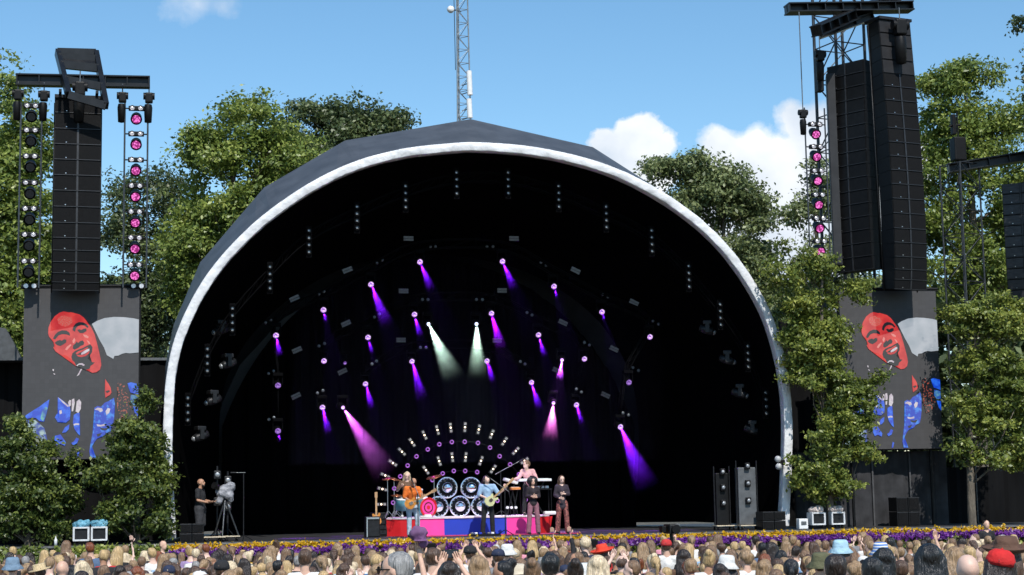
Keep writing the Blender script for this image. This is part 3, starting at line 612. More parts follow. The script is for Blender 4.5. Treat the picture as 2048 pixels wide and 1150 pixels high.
PIC = [(mi, lay, [(x*.6446+39, y*.6446) for x, y in pts]) for mi, lay, pts in [
 (4, 0, [(502, 275), (530, 258), (580, 240), (640, 233), (700, 235), (760, 242), (795, 250), (795, 450), (740, 455), (715, 452), (690, 458), (670, 468), (645, 470), (638, 488), (620, 475), (598, 465), (580, 420), (550, 370), (525, 320), (510, 290)]),
 (0, 1, [(232, 330), (234, 295), (246, 262), (270, 228), (300, 206), (325, 198), (350, 206), (372, 203), (398, 212), (425, 217), (452, 236), (470, 258), (480, 278), (500, 298), (520, 338), (535, 390), (548, 440), (560, 490), (564, 525), (556, 552), (535, 567), (510, 571), (495, 560), (490, 540), (440, 538), (406, 528), (386, 510), (375, 482), (345, 465), (322, 462), (300, 454), (278, 438), (265, 416), (278, 402), (266, 384), (270, 366), (250, 364), (238, 350)]),
 (1, 2, [(262, 362), (275, 338), (292, 322), (318, 312), (345, 314), (365, 328), (368, 346), (345, 338), (318, 336), (296, 344), (276, 368)]),
 (1, 2, [(272, 388), (288, 376), (306, 370), (316, 376), (332, 366), (346, 370), (345, 386), (328, 398), (308, 408), (288, 402)]),
 (1, 2, [(382, 312), (388, 290), (402, 272), (422, 263), (448, 265), (468, 276), (482, 292), (476, 300), (458, 286), (436, 281), (416, 288), (404, 300), (398, 322)]),
 (1, 2, [(412, 312), (424, 306), (436, 312), (450, 304), (468, 302), (470, 318), (450, 330), (428, 330)]),
 (1, 2, [(386, 424), (388, 404), (402, 392), (410, 380), (418, 390), (432, 378), (446, 374), (457, 388), (452, 402), (434, 408), (420, 420), (398, 430)]),
 (1, 2, [(378, 474), (384, 452), (400, 438), (424, 428), (450, 420), (472, 408), (494, 398), (508, 416), (506, 446), (490, 470), (478, 482), (492, 496), (506, 506), (524, 508), (512, 520), (498, 528), (492, 546), (470, 552), (440, 540), (408, 528), (398, 506), (384, 494)]),
 (0, 3, [(404, 452), (420, 440), (446, 432), (468, 420), (482, 416), (476, 428), (452, 440), (432, 448), (412, 460)]), (0, 3, [(410, 462), (432, 462), (456, 460), (480, 446), (492, 436), (486, 454), (466, 470), (440, 476), (420, 472)]),
 (3, 4, [(438, 452), (454, 440), (472, 430), (489, 424), (490, 436), (476, 446), (458, 456), (440, 462)]),
 (9, 2, [(286, 244), (305, 228), (330, 222), (356, 228), (378, 238), (382, 262), (366, 280), (340, 292), (312, 286), (294, 270)]),
 (2, 2, [(338, 428), (352, 410), (372, 396), (378, 402), (362, 420), (350, 434)]), (2, 2, [(446, 338), (468, 342), (484, 352), (480, 362), (460, 356)]), (2, 2, [(383, 376), (394, 358), (402, 372), (394, 392), (386, 390)]), (2, 2, [(470, 372), (486, 380), (496, 398), (484, 396)]),
 (3, 5, [(410, 526), (426, 514), (446, 512), (462, 522), (456, 530), (440, 522), (424, 522), (416, 531)]), (3, 2, [(438, 545), (445, 548), (428, 582), (412, 592), (424, 572)]), (3, 2, [(263, 545), (272, 548), (270, 560), (264, 556)]), (3, 2, [(268, 570), (282, 576), (274, 581)]),
 (0, 1, [(590, 608), (598, 622), (612, 640), (624, 662), (629, 690), (620, 705), (606, 712), (592, 722), (588, 690), (592, 650)]), (1, 2, [(590, 684), (612, 676), (622, 682), (604, 694)]),
 (8, 1, [(668, 632), (688, 628), (712, 650), (716, 684), (738, 716), (752, 780), (738, 830), (700, 850), (680, 856), (668, 800), (662, 740), (672, 700), (662, 668)]),
 (6, 1, [(525, 782), (545, 770), (565, 776), (588, 752), (612, 742), (645, 722), (652, 760), (645, 800), (648, 840), (640, 890), (630, 920), (600, 934), (585, 950), (560, 948), (545, 965), (528, 985), (514, 1010), (508, 1040), (520, 1064), (538, 1078), (505, 1080), (497, 1040), (505, 990), (516, 930), (532, 870), (526, 820)]),
 (3, 2, [(526, 792), (545, 780), (572, 785), (578, 800), (562, 808), (548, 797)]), (3, 2, [(594, 802), (608, 783), (624, 788), (617, 812), (600, 826)]), (3, 2, [(540, 880), (566, 884), (590, 878), (592, 890), (566, 894), (545, 892)]), (1, 2, [(560, 900), (590, 905), (620, 896), (600, 918), (570, 915)]), (1, 2, [(540, 940), (575, 930), (560, 950), (548, 956)]),
 (5, 1, [(298, 714), (322, 730), (350, 752), (372, 768), (378, 800), (374, 850), (350, 868), (322, 856), (300, 864), (282, 836), (292, 816), (310, 806), (302, 770)]), (3, 2, [(298, 714), (330, 738), (366, 768), (360, 774), (326, 746)]), (3, 2, [(308, 796), (322, 792), (326, 812), (312, 818)]),
 (5, 1, [(344, 896), (372, 878), (368, 908), (350, 926), (328, 928)]), (5, 1, [(284, 946), (318, 938), (336, 962), (352, 986), (346, 1006), (318, 994), (296, 1002), (282, 972)]),
 (5, 1, [(398, 822), (416, 812), (434, 808), (436, 868), (430, 900), (438, 946), (424, 934), (404, 908), (394, 870)]), (3, 2, [(397, 877), (414, 872), (432, 874), (432, 884), (414, 882), (400, 887)]), (5, 1, [(385, 990), (402, 980), (416, 958), (432, 966), (420, 992), (396, 1004)]), (5, 1, [(425, 1040), (436, 1046), (426, 1078), (416, 1078)]),
 (3, 2, [(362, 745), (372, 732), (381, 736), (378, 768), (367, 774)]), (3, 2, [(385, 730), (399, 724), (403, 750), (394, 800), (385, 802), (388, 764)]), (3, 2, [(415, 742), (430, 728), (443, 746), (441, 788), (426, 812), (409, 802), (420, 772)]),
 (5, 1, [(96, 826), (130, 804), (160, 785), (190, 768), (218, 746), (246, 728), (240, 770), (228, 820), (216, 860), (188, 858), (166, 838), (140, 836), (112, 842)]), (7, 2, [(202, 796), (224, 772), (236, 778), (226, 824), (210, 858), (194, 842)]),
 (10, 1, [(85, 862), (110, 846), (138, 856), (160, 850), (188, 872), (218, 898), (228, 930), (238, 970), (240, 1080), (200, 1080), (160, 1076), (120, 1064), (78, 1060), (70, 1000), (82, 930)]),
 (5, 1, [(728, 636), (750, 630), (775, 636), (796, 640), (796, 708), (772, 698), (748, 692), (736, 664)]), (7, 1, [(750, 706), (772, 708), (795, 716), (795, 762), (768, 770), (746, 742)]), (5, 1, [(764, 776), (795, 780), (795, 842), (778, 822)])]]
P_FH = pic_mat('picture_speckled_skin', (.80, .04, .03), .8, (.62, .25, .18), 48, .42, .66)
P_LLC = pic_mat('picture_pale_cyan', (.01, .05, .4), .8, (.45, .62, .6), 5, .42, .58)
PMATS += [P_FH, P_LLC]
def screen(px0, px1, ytop, ybot, v, label, rz=0, w=3.2):
    ux, zt = uz((px0+px1)/2, ytop, v); _, zb = uz((px0+px1)/2, ybot, v); h = zt-zb
    r = thing('led_screen', label, 'video screen', W(ux, v, zb), rz=ANG+rz, group='video screens either side of the stage')
    a = MB(); a.box((0, .09, h/2), (w, .16, h)); a.build('panel', LED, r)
    a = MB(); a.box((0, .2, h/2), (w+.06, .06, h+.08)); a.cyl((-w/2-.1, .1, h+.08), (w/2+.1, .1, h+.08), .05, n=8); a.cyl((-w/2-.1, .1, h+.02), (w/2+.1, .1, h+.02), .03, n=8); a.box((0, .12, h+.02), (w, .1, .05)); a.build('hanging_frame', BLK, r)
    a = MB()
    for mi, lay, pts in PIC:
        bm = bmesh.new(); vs = [bm.verts.new(((x-90)/462*w-w/2, -.004*(lay+1), h-(y-38)/662*h)) for x, y in pts]; f = bm.faces.new(vs)
        bmesh.ops.triangulate(bm, faces=[f]); bm.normal_update(); bm.verts.index_update()
        a.add([q.co for q in bm.verts], [[q.index for q in ff.verts] for ff in bm.faces], mi); bm.free()
    a.build('picture', PMATS, r)
    a = MB()
    for x in (-w/2+.3, w/2-.3): a.cyl((x, .3, -zb+.02), (x, .3, h), .05)
    a.cyl((-w/2+.3, .3, -zb+1.2), (w/2-.3, .3, -zb+1.2), .03); a.build('support', BLK, r)
    return r, ux, zt, zb, h
SV = 2.2
scrL = screen(45, 283, 577, 918, SV, 'tall video screen left of the stage showing a laughing red tinted face', rz=R(-6), w=3.2)
scrR = screen(1672, 1878, 582, 898, SV, 'tall video screen right of the stage partly behind a tree, showing the same face', rz=R(-2), w=3.2)
# ---------------------------------------------------------------- line arrays
CAB_D = .62
def array(pts, w, label, solid=0, rz=0, top=True, grp='tall hanging speaker arrays', front='halves', mat=GRILLE):
    """pts: (x, y, z) stage-frame top-front point followed by a list of cabinet (height, tilt degrees)"""
    (u, v, z), cabs = pts
    r = thing('line_array', label, 'speaker array', W(u, v, z), rz=ANG+rz, group=grp)
    y = 0; zz = 0
    for i, (h, tl) in enumerate(cabs):
        q = Matrix.Rotation(R(tl), 3, 'X'); c = Vector((0, y, zz))
        def T(p): return c+q @ Vector(p)
        a = MB(); a.box(T((0, CAB_D/2, -h/2)), (w, CAB_D, h-.012), rot=q)
        cb = a.build('cabinet', BLK, r)
        a = MB()
        if i < solid: a.box(T((0, -.012, -h/2)), (w-.04, .02, h-.05), rot=q)
        else: a.box(T((-w/4-.012, -.012, -h/2+.01)), (w/2-.06, .02, h-.06), rot=q)
        a.build('grille', SOLIDG if i < solid else mat, cb)
        if i >= solid:
            a = MB(); a.box(T((w/4+.012, -.012, -h/2+.01)), (w/2-.06, .02, h-.06), rot=q); a.build('grille', mat, cb)
            a = MB(); a.box(T((0, -.02, -h/2)), (.05, .035, h-.012), rot=q); a.box(T((0, -.02, -h+.022)), (w, .035, .02), rot=q); a.build('trim', TRIM, cb)
        if i >= solid and i % 1 == 0:
            a = MB(); a.box(T((-w/4, -.026, -h+.07)), (.03, .01, .022), rot=q); a.build('badge', ALU, cb)
        p = T((0, 0, -h)); y, zz = p.y, p.z
    for s in (-1, 1):
        a = MB(); a.tube([(s*(w/2+.02), CAB_D-.1, -.02), (s*(w/2+.02), CAB_D-.12+y*.5, zz*.5), (s*(w/2+.02), CAB_D-.14+y, zz)], .02); a.build('rigging_rail', DRK, r)
    return r
SOLIDG = M('solid_speaker_face', (.02, .02, .022), .6, var=.2, scale=4, spec=.2)
TRIM = M('speaker_trim', (.03, .031, .034), .45, .3, var=.2)
def col_heights(ys, x, v): zs = [uz(x, y, v)[1] for y in ys]; return [a-b for a, b in zip(zs, zs[1:])]
PV = 1.35
hs_ = col_heights([200, 230, 262, 293, 324, 355, 386, 418, 450, 480, 505, 528, 550, 568, 584], 157, PV)
u, z = uz(157, 198, PV)
arrL = array(((u, PV, z), [(h, t) for h, t in zip(hs_, [-2, -2, -2, -1.5, -1, -.5, 0, .5, 1, 2, 3.5, 5, 7, 9])]), 1.26, 'tall black speaker array hanging in front of the left video screen', rz=R(3))
a = MB(); a.box((0, CAB_D/2, .05), (1.3, .8, .09)); a.box((-.5, .1, .11), (.08, 1.2, .08)); a.box((.5, .1, .11), (.08, 1.2, .08)); a.build('top_frame', DRK, arrL)
hs_ = col_heights([44, 71, 98, 125, 153], 1790, PV)+col_heights([153, 180, 208, 236, 264, 292, 320, 348, 376, 405, 434, 464, 492, 520, 545, 565, 584], 1800, PV)
u, z = uz(1788, 42, PV)
arrR = array(((u, PV, z), [(h, t) for h, t in zip(hs_, [-4]*4+[-4, -3.5, -3.5, -3, -3, -2.5, -2, -1.5, -1, -.5, 0, 1, 2.5, 4, 6, 8])]), 1.22, 'tall black speaker array with four solid boxes on top, right of the stage', solid=4, rz=R(12))
a = MB(); a.box((0, CAB_D/2, .05), (1.24, .8, .09)); a.build('top_frame', DRK, arrR)
u, z = uz(1690, 126, 2.5)
arrS = array(((u, 2.5, z), [(.42, t) for t in [-1]*7+[-.5, 0, 0, .5, .8, 1, 1.5, 2, 3]]), 1.4, 'black side speaker array seen from its flank beside the lattice tower', rz=R(-58), mat=BLK)
u, z = uz(1660, 150, 2.9)
a = MB(); a.bbox((0, 0, -3.1), (.28, .5, 6.2), .03); a.box((0, -.26, -3.1), (.22, .02, 6.1)); 
o = a.build('speaker_column', M('column_grey', (.03, .03, .032), .5, .1, var=.2, scale=3, spec=.3), loc=W(u, 2.9, z), rz=ANG+R(-20)); tag(o, 'slim dark grey speaker column left of the side array', 'speaker column')
# ---------------------------------------------------------------- beams, hoists, light ladders
def ibeam(p0, p1, h, label, wd=.3):
    p0 = Vector(p0); p1 = Vector(p1); L = (p1-p0).length; d = (p1-p0).normalized()
    r = thing('steel_beam', label, 'beam', p0, rz=0); r.rotation_euler = d.to_track_quat('X', 'Z').to_euler()
    a = MB(); a.box((L/2, 0, h/2-.02), (L, wd, .04)); a.box((L/2, 0, -h/2+.02), (L, wd, .04)); a.box((L/2, 0, 0), (L, .03, h-.075)); a.build('girder', BEAM, r)
    n = max(2, int(L/.6))
    for i in range(n+1):
        a = MB(); a.box((.03+(L-.06)*i/n, 0, 0), (.03, wd*.9, h-.085)); a.build('stiffener', BEAM, r)
    return r
BEAM = M('beam_steel', (.014, .0145, .016), .38, .5, var=.3, scale=4)
def pw(px, py, v): u, z = uz(px, py, v); return W(u, v, z)
BV = 1.7
ibeam(pw(32, 160, BV), pw(300, 165, BV), .33, 'long dark girder lying level above the left speaker array')
# tilted steel frame on top of the left array
r = thing('steel_headframe', 'tilted rectangular steel frame on top of the left speaker array', 'steel frame', pw(160, 160, 1.4))
a = MB(); q = Matrix.Rotation(R(0), 3, 'X')
A_, B_, C_, D_ = [pw(115, 104, 2.5), pw(192, 106, 2.5), pw(212, 212, .7), pw(137, 190, .7)]
inv = r.matrix_basis.inverted() if False else (Matrix.Translation(r.location) @ Matrix.Rotation(ANG, 4, 'Z')).inverted()
A_, B_, C_, D_ = [inv @ p for p in (A_, B_, C_, D_)]
for p, q2 in ((A_, B_), (B_, C_), (C_, D_), (D_, A_), (A_.lerp(D_, .3), B_.lerp(C_, .3)), (A_.lerp(D_, .12), B_.lerp(C_, .12)), (A_.lerp(D_, .65), B_.lerp(C_, .65))):
    d = (q2-p); rot = d.to_track_quat('X', 'Z').to_matrix(); a.box((p+q2)/2, (d.length, .14, .22), rot=rot)
a.build('frame_bars', BEAM, r)
a = MB(); pl = [A_.lerp(B_, .05), B_.lerp(A_, .05), B_.lerp(C_, .3), A_.lerp(D_, .3)]; up = Vector((0, 0, .02)); a.add([p+up for p in pl]+[p-up for p in pl], [(0, 1, 2, 3), (7, 6, 5, 4), (0, 4, 5, 1), (1, 5, 6, 2), (2, 6, 7, 3), (3, 7, 4, 0)]); a.build('deck_plate', BEAM, r)
def hoist(p, label, s=1., rope=0):
    r = thing('chain_hoist', label, 'chain hoist', p, group='chain hoists under the girders')
    a = MB(); a.bbox((0, 0, .0), (.22*s, .2*s, .3*s), .04); a.cyl((-.16*s, 0, .05*s), (.16*s, 0, .05*s), .1*s, n=12); a.build('motor', BLK, r)
    a = MB(); a.lathe([(.0, -.75*s), (.1*s, -.72*s), (.12*s, -.3*s), (.1*s, -.2*s)], c=(-.02, -.02, 0), n=10); a.build('chain_bag', BLK, r)
    a = MB(); a.cyl((0, 0, .15*s), (0, 0, .4*s+rope), .018); a.build('hook_chain', GRY, r)
    return r
for i, (x, y) in enumerate([(36, 190), (88, 192), (245, 195), (298, 196)]): hoist(pw(x, y, BV), 'black chain hoist with hanging bag, %s from the left under the left girder' % ORD[i], 1.0)
hoist(pw(160, 178, 1.25), 'larger chain hoist hanging over the middle of the left speaker array', 1.3)
PLENS = lens_em('hot_pink_lens', (1, .22, .70), (.62, .02, .34), 1.3, .55)
def ladder_unit(r, c, lit, ang=0):
    c = Vector(c)
    a = MB(); a.bbox(c+Vector((0, .04, .17)), (.44, .14, .13), .02); h = a.build('lamp_bar', BLK, r)
    for s in (-1, 1):
        a = MB(); a.lathe([(0, .01), (.06, .0), (.072, -.02), (.072, .03)], c=c+Vector((s*.115, -.04, .17)), rot=Matrix.Rotation(R(90), 3, 'X'), n=14); a.build('blinder', EYE_L, h)
    q = Matrix.Rotation(R(-62), 3, 'X')
    a = MB(); a.lathe([(0, .28), (.11, .26), (.15, .1), (.15, -.08), (.165, -.12), (.15, -.12)], c=c+Vector((0, .1, -.1)), rot=q, n=16); hd = a.build('head', BLK, r)
    cc = c+Vector((0, .1, -.1))+q @ Vector((0, 0, -.11))
    a = MB(); a.cyl(cc, cc+q @ Vector((0, 0, -.02)), .118, n=18); a.build('lens', PLENS if lit else DARKL, hd)
EYE_L = M('eye_lens', (.62, .6, .62), .25, .4, var=.3, scale=30)
DARKL = M('unlit_lens', (.03, .035, .04), .15, .2, var=.3, scale=30)
def ladder(x0, x1, xb0, xb1, ytop, ybot, ys, v, lit, label, rz=0):
    uc, zt = uz((x0+x1)/2, ytop, v); ub, zb = uz((xb0+xb1)/2, ybot, v); wl_ = abs(uz(x0, ytop, v)[0]-uz(x1, ytop, v)[0])
    r = thing('lamp_ladder', label, 'light ladder', W(uc, v, zt), rz=ANG+rz, group='hanging ladders of stage lamps')
    H_ = zt-zb; dx = 0
    for s in (-1, 1):
        a = MB(); a.cyl((s*wl_/2, .06, .0), (s*wl_/2+dx, .06, -H_), .026, n=8); a.build('side_pole', GRY2, r)
    for y in ys:
        _, z = uz((x0+x1)/2, y, v); f = (zt-z)/H_
        a = MB(); a.cyl((-wl_/2+dx*f, .06, z-zt+.17), (wl_/2+dx*f, .06, z-zt+.17), .02, n=6); a.build('rung', BLK, r)
        ladder_unit(r, (dx*f, 0, z-zt), lit)
    return r
GRY2 = M('pole_grey', (.05, .055, .06), .4, .4, var=.3)
ladder(42, 84, 45, 84, 205, 575, [223, 272, 324, 377, 429, 481, 534], 1.6, False, 'hanging ladder of seven unlit lamps left of the left speaker array')
ladder(250, 296, 258, 292, 205, 575, [228, 279, 331, 383, 435, 487, 541], 1.6, True, 'hanging ladder of seven pink lamps right of the left speaker array')
ladder(1610, 1650, 1616, 1652, 215, 560, [259, 304, 352, 400, 447, 493, 540], 1.5, True, 'hanging ladder of pink lamps left of the right speaker arrays')
# bottom row lamps on the left screen bar
for i, x in enumerate((60, 275)):
    o = thing('twin_blinder', 'pair of white lamps at the %s end of the left video screen top bar' % ('left', 'right')[i], 'stage light', pw(x, 572, 2.0))
    a = MB(); a.bbox((0, .04, 0), (.42, .12, .14), .02); a.build('housing', BLK, o)
    for s in (-1, 1): a = MB(); a.cyl((s*.11, 0, 0), (s*.11, -.03, 0), .065, n=14); a.build('lens', EYE_L, o)
# right side steelwork
a = MB(); p0 = pw(1700, 600, 3.8); p1 = pw(1700, -40, 3.8); p0.z = 0
p1.x, p1.y = p0.x, p0.y
lattice(a, (0, 0, 0), (0, 0, p1.z), 1.15, bay=1.1, rc=.055, rd=.022)
o = a.build('lattice_tower', M('tower_steel', (.06, .062, .066), .4, .6, var=.3), loc=p0, rz=ANG+R(14)); tag(o, 'dark lattice steel tower carrying the right speaker arrays', 'tower')
ibeam(pw(1573, 18, 2), pw(1822, 14, 2), .3, 'long dark girder lying level above the right speaker arrays', .5)
ibeam(pw(1632, 62, .4), pw(1800, -12, 4.2), .34, 'dark girder crossing the level one diagonally above the right tower', .4)
ibeam(pw(1640, 70, 2.2), pw(1745, 32, 2.2), .24, 'short dark girder beneath the crossing girders at right', .3)
hoist(pw(1640, 112, 2), 'chain hoist above the side speaker array at right', 1.1, .5)
hoist(pw(1606, 228, 1.5), 'chain hoist at the top of the right lamp ladder, hung on a long cable', .9, 2.9)
hoist(pw(1800, 55, 1.0), 'large chain hoist hanging over the front of the right speaker array', 1.6)
a = MB(); a.bbox((0, 0, 0), (.2, .3, 1.1), .03); a.cyl((0, 0, .5), (0, 0, .75), .02)
o = a.build('control_box', BLK, loc=pw(1638, 150, 2.3), rz=ANG); tag(o, 'narrow black box hanging at the top left of the side speaker array', 'equipment box')
# far right delay tower
a = MB(); p0 = pw(1932, 600, 5); p1 = pw(1925, 330, 5); p0.z = 0
lattice(a, (0, 0, 0), (0, 0, p1.z), .9, bay=.8, rc=.035, rd=.016)
o = a.build('lattice_tower', MATS['tower_steel'], loc=p0, rz=ANG+R(20)); tag(o, 'thin lattice tower at the far right under the sloping girder', 'tower')
ibeam(pw(1895, 338, 5), pw(2100, 305, 4), .32, 'sloping dark girder at the far right in front of the trees', .4)
o = thing('hoist_box', 'black box and hoist standing on the girder at the far right', 'equipment box', pw(1913, 322, 5))
a = MB(); a.bbox((.08, 0, .4), (.42, .4, .8), .04); a.build('box', BLK, o); a = MB(); a.bbox((-.05, 0, 1.25), (.14, .2, .7), .03); a.cyl((.1, 0, .8), (.1, 0, 1.7), .03); a.cyl((-.2, 0, 1.2), (.2, 0, 1.25), .04); a.build('mast', BLK, o)
u, z = uz(2040, 365, 4.2)
arrF = array(((u, 4.2, z), [(.36, t) for t in [-1, 0, 0, 1, 1, 2, 3, 5, 7, 10, 13, 16]]), 1.2, 'grey slatted speaker array cut off by the right edge of the picture', rz=R(-35), mat=M('slat_grille', (.04, .04, .043), .5, .2, var=.4, scale=25, stretch=(.2, 1, 1)))
# ---------------------------------------------------------------- radio mast behind the shell
mp_ = at(930, 600, 92); top = at(918, -60, 92)
r = thing('radio_mast', 'tall thin lattice radio mast rising behind the top of the stage shell', 'mast', (mp_.x, 92, 0), rz=R(25))
a = MB(); lattice(a, (0, 0, 0), (0, 0, top.z), 1.25, bay=.75, rc=.04, rd=.018, w1=.62, tri=True); a.build('lattice', M('galvanised', (.25, .27, .28), .45, .6, var=.2), r)
def mrel(px, py, dy=-.5): p = at(px, py, 92+dy)-Vector((mp_.x, 92, 0)); return Matrix.Rotation(-R(25), 3, 'Z') @ p
for y0, y1 in ((142, 190), (198, 236)):
    a = MB(); p, q = mrel(938, y0), mrel(940, y1); a.cyl(p, q, .15, n=12); a.build('antenna', WHT, r)
    a = MB(); m_ = (p+q)/2; a.cyl(m_, (0, 0, m_.z), .03); a.cyl(m_+Vector((0, 0, -.5)), (0, 0, m_.z-.5), .03); a.build('antenna_bracket', GRY, r)
a = MB(); c = mrel(902, 18); a.lathe([(0, .12), (.15, .1), (.2, 0), (.2, -.12), (0, -.14)], c=c, rot=Matrix.Rotation(R(80), 3, 'X'), n=14); a.build('dish', WHT, r)
a = MB(); a.cyl(c, (0, 0, c.z), .04); a.build('dish_arm', GRY, r)
a = MB(); p, q = mrel(908, 0), mrel(911, 140); a.cyl(p, q, .02); a.build('cable', BLK, r)
# ---------------------------------------------------------------- riser and stage gear
RISER_V = 2.6
_, zr0 = uz(950, 1063, RISER_V); DZ = DECK
uR = lambda px, v=RISER_V: uz(px, 1050, v)[0]
RH = uz(950, 1036, RISER_V)[1]-DECK
r = thing('drum_riser', 'low stage platform with a front striped red, pink and blue', 'platform', W(0, RISER_V, DECK))
xs = [uR(x) for x in (767, 804, 832, 888, 1013, 1056, 1080, 1103, 1113)]; vo = [.8, .35, .12, 0, 0, .12, .35, .8, .95]
RED = M('riser_red', (.62, .01, .015), .6, var=.06, scale=3); PNK = M('riser_pink', (.85, .05, .33), .6, var=.06, scale=3); BLU = M('riser_blue', (.004, .035, .42), .6, var=.06, scale=3); MAR = M('riser_maroon', (.10, .004, .01), .6, var=.1)
WTOP = M('riser_top', (.7, .62, .66), .6, var=.1)
for i, m in enumerate([RED, RED, PNK, BLU, PNK, PNK, RED, RED]):
    a = MB(); sx = [xs[i], xs[i+1]]; fl = [-.12 if i == 0 else 0, .1 if i == 7 else 0]
    A0 = (sx[0]-fl[0]*0, vo[i]-.05, .0); B0 = (sx[1], vo[i+1]-.05, 0); A1 = (sx[0]+fl[0], vo[i]-.03, RH); B1 = (sx[1]+fl[1], vo[i+1]-.03, RH)
    def bk(p): return (p[0], p[1]+.03, p[2])
    a.add([A0, B0, B1, A1, bk(A0), bk(B0), bk(B1), bk(A1)], [(0, 1, 2, 3), (5, 4, 7, 6), (3, 2, 6, 7), (0, 4, 5, 1), (1, 5, 6, 2), (0, 3, 7, 4)]); a.build('front_panel', m, r)
a = MB(); pts = [(x, v_-.06) for x, v_ in zip(xs, vo)]+[(xs[-1], 3.2), (xs[0], 3.2)]; nP = len(pts)
a.add([(x, y, RH+.002) for x, y in pts]+[(x, y, RH+.042) for x, y in pts], [tuple(range(nP)), tuple(reversed(range(nP, 2*nP)))]+[(i, i+nP, (i+1) % nP+nP, (i+1) % nP) for i in range(nP)]); a.build('top', WTOP, r)
a = MB(); a.box(((xs[0]+xs[-1])/2, 2.0, RH/2), (xs[-1]-xs[0]-.3, 2.2, RH-.01)); a.build('frame', BLK, r)
a = MB(); x0, x1 = uR(795), uR(1140); pts = [(x0, 1.3), (x1, 1.3), (x1-.1, 2.5), (x0+.3, 2.5)]
a.add([(x, y, DECK+.004) for x, y in pts]+[(x, y, DECK+.014) for x, y in pts], [(3, 2, 1, 0), (4, 5, 6, 7), (0, 1, 5, 4), (1, 2, 6, 5), (2, 3, 7, 6), (3, 0, 4, 7)])
tag(a.build('carpet', M('red_carpet', (.5, .04, .1), .9, var=.25, scale=7), loc=W(0, 0, 0), rz=ANG), 'flat red carpet in front of the striped platform', 'carpet')
TOPZ = DECK+RH+.042
# chrome discs
CHR = M('chrome', (.9, .9, .92), .04, 1.); CHD = M('chrome_dark', (.012, .012, .014), .12, .6)
discs = [(894, 975, 'upper left'), (942, 975, 'upper right'), (876, 1018, 'lower left'), (920, 1019, 'lower middle'), (963, 1019, 'lower right')]
for px, py, w_ in discs:
    v = RISER_V+1.1; u, z = uz(px, py, v); rr = .325
    if py > 1000: z = max(z, TOPZ+rr-.02)
    o = thing('mirror_dome', 'round mirror dome in a chrome ring, %s of the five behind the singer' % w_, 'mirror', W(u, v, z), group='five mirror domes on the platform')
    q = Matrix.Rotation(R(90), 3, 'X')
    a = MB(); a.lathe([(0, .21), (.06, .2), (.12, .16), (.16, .09), (.185, .0)], rot=q, n=28); a.build('dome', CHR, o)
    a = MB(); a.lathe([(.18, -.005), (.20, -.03), (.24, -.05), (.275, -.03), (.285, 0)], rot=q, n=28); a.build('dish', CHD, o)
    a = MB(); pr = [(.30+.026*math.cos(t), .028*math.sin(t)) for t in np.linspace(0, 2*math.pi, 10)]; a.lathe(pr, rot=q, n=32); a.build('ring', CHR, o)
    for k in range(16):
        t = 2*math.pi*k/16; a = MB(); a.ball((.268*math.cos(t), -.03, .268*math.sin(t)), .02, n=8); a.build('stud', CHR, o)
# arcs of strobe bars and ring lamps
AV = 5.2
C3 = lambda x, y: (740+x/4.423, 830+y/4.423)
bars1 = [(110, 655), (135, 535), (203, 425), (283, 325), (372, 243), (482, 178), (597, 133), (714, 112), (841, 108), (963, 128), (1078, 170), (1190, 233), (1290, 318), (1368, 405), (100, 790)]
bars2 = [(495, 488), (612, 408), (728, 373), (847, 373), (982, 405), (1090, 478)]
rings1 = [(205, 775), (215, 650), (268, 543), (333, 447), (411, 366), (511, 304), (613, 259), (724, 239), (838, 237), (955, 247), (1062, 288), (1147, 365), (1240, 437), (1318, 525), (1378, 750)]
rings2 = [(552, 575), (643, 517), (741, 495), (842, 495), (948, 505), (1127, 758)]
cx0, cy0 = 782, 800
WARM = M('warm_lamp', (.3, .2, .1), .4, emit=(1, .82, .6), es=2.2)
DIMW = M('bar_cell', (.30, .28, .26), .35, .2, var=.4, scale=40)
VIO = lens_em('violet_ring', (.6, .2, .9), (.45, .08, .75), .8, .7)
def strobe_bar(px, py, ang, label, grp):
    u, z = uz(px, py, AV); o = thing('strobe_bar', label, 'stage light', W(u, AV, z), group=grp); q = Matrix.Rotation(ang, 3, 'Y')
    a = MB(); a.bbox((0, .05, 0), (.105, .09, .33), .01, rot=q); a.build('housing', BLK, o)
    for k in (-1, 0, 1):
        if k: a = MB(); a.box(q @ Vector((0, -.004, k*.105)), (.075, .014, .075), rot=q); a.build('cell', DIMW, o)
        else: a = MB(); a.ball(q @ Vector((0, 0, 0)), (.032, .02, .032), n=10); a.build('lamp', WARM, o)
for grp_i, (bs, nm, ce) in enumerate([(sorted(bars1), 'outer', (782, 830)), (sorted(bars2), 'inner', (782, 900))]):
    for i, (x, y) in enumerate(bs):
        px, py = C3(x, y); ang = math.atan2(x-ce[0], (ce[1]-y))
        if y > 750: ang = math.pi/2
        strobe_bar(px, py, ang, 'short bar of lamps with a warm bright centre, %s from left in the %s fan' % (ORD[i], nm), 'fans of lamp bars over the drum platform')
for rs, nm in ((rings1, 'outer'), (rings2, 'inner')):
    for i, (x, y) in enumerate(sorted(rs)):
        px, py = C3(x, y); u, z = uz(px, py, AV); o = thing('ring_lamp', 'small violet ring lamp, %s from left on the %s arc' % (ORD[i], nm), 'stage light', W(u, AV, z), group='violet ring lamps on the two arcs')
        q = Matrix.Rotation(R(90), 3, 'X'); a = MB(); a.lathe([(0, -.1), (.07, -.1), (.08, 0)], rot=q, n=14); a.build('housing', BLK, o)
        a = MB(); a.lathe([(.035, 0), (.04, .012), (.06, .014), (.068, 0)], rot=q, n=16); a.build('ring', VIO, o)
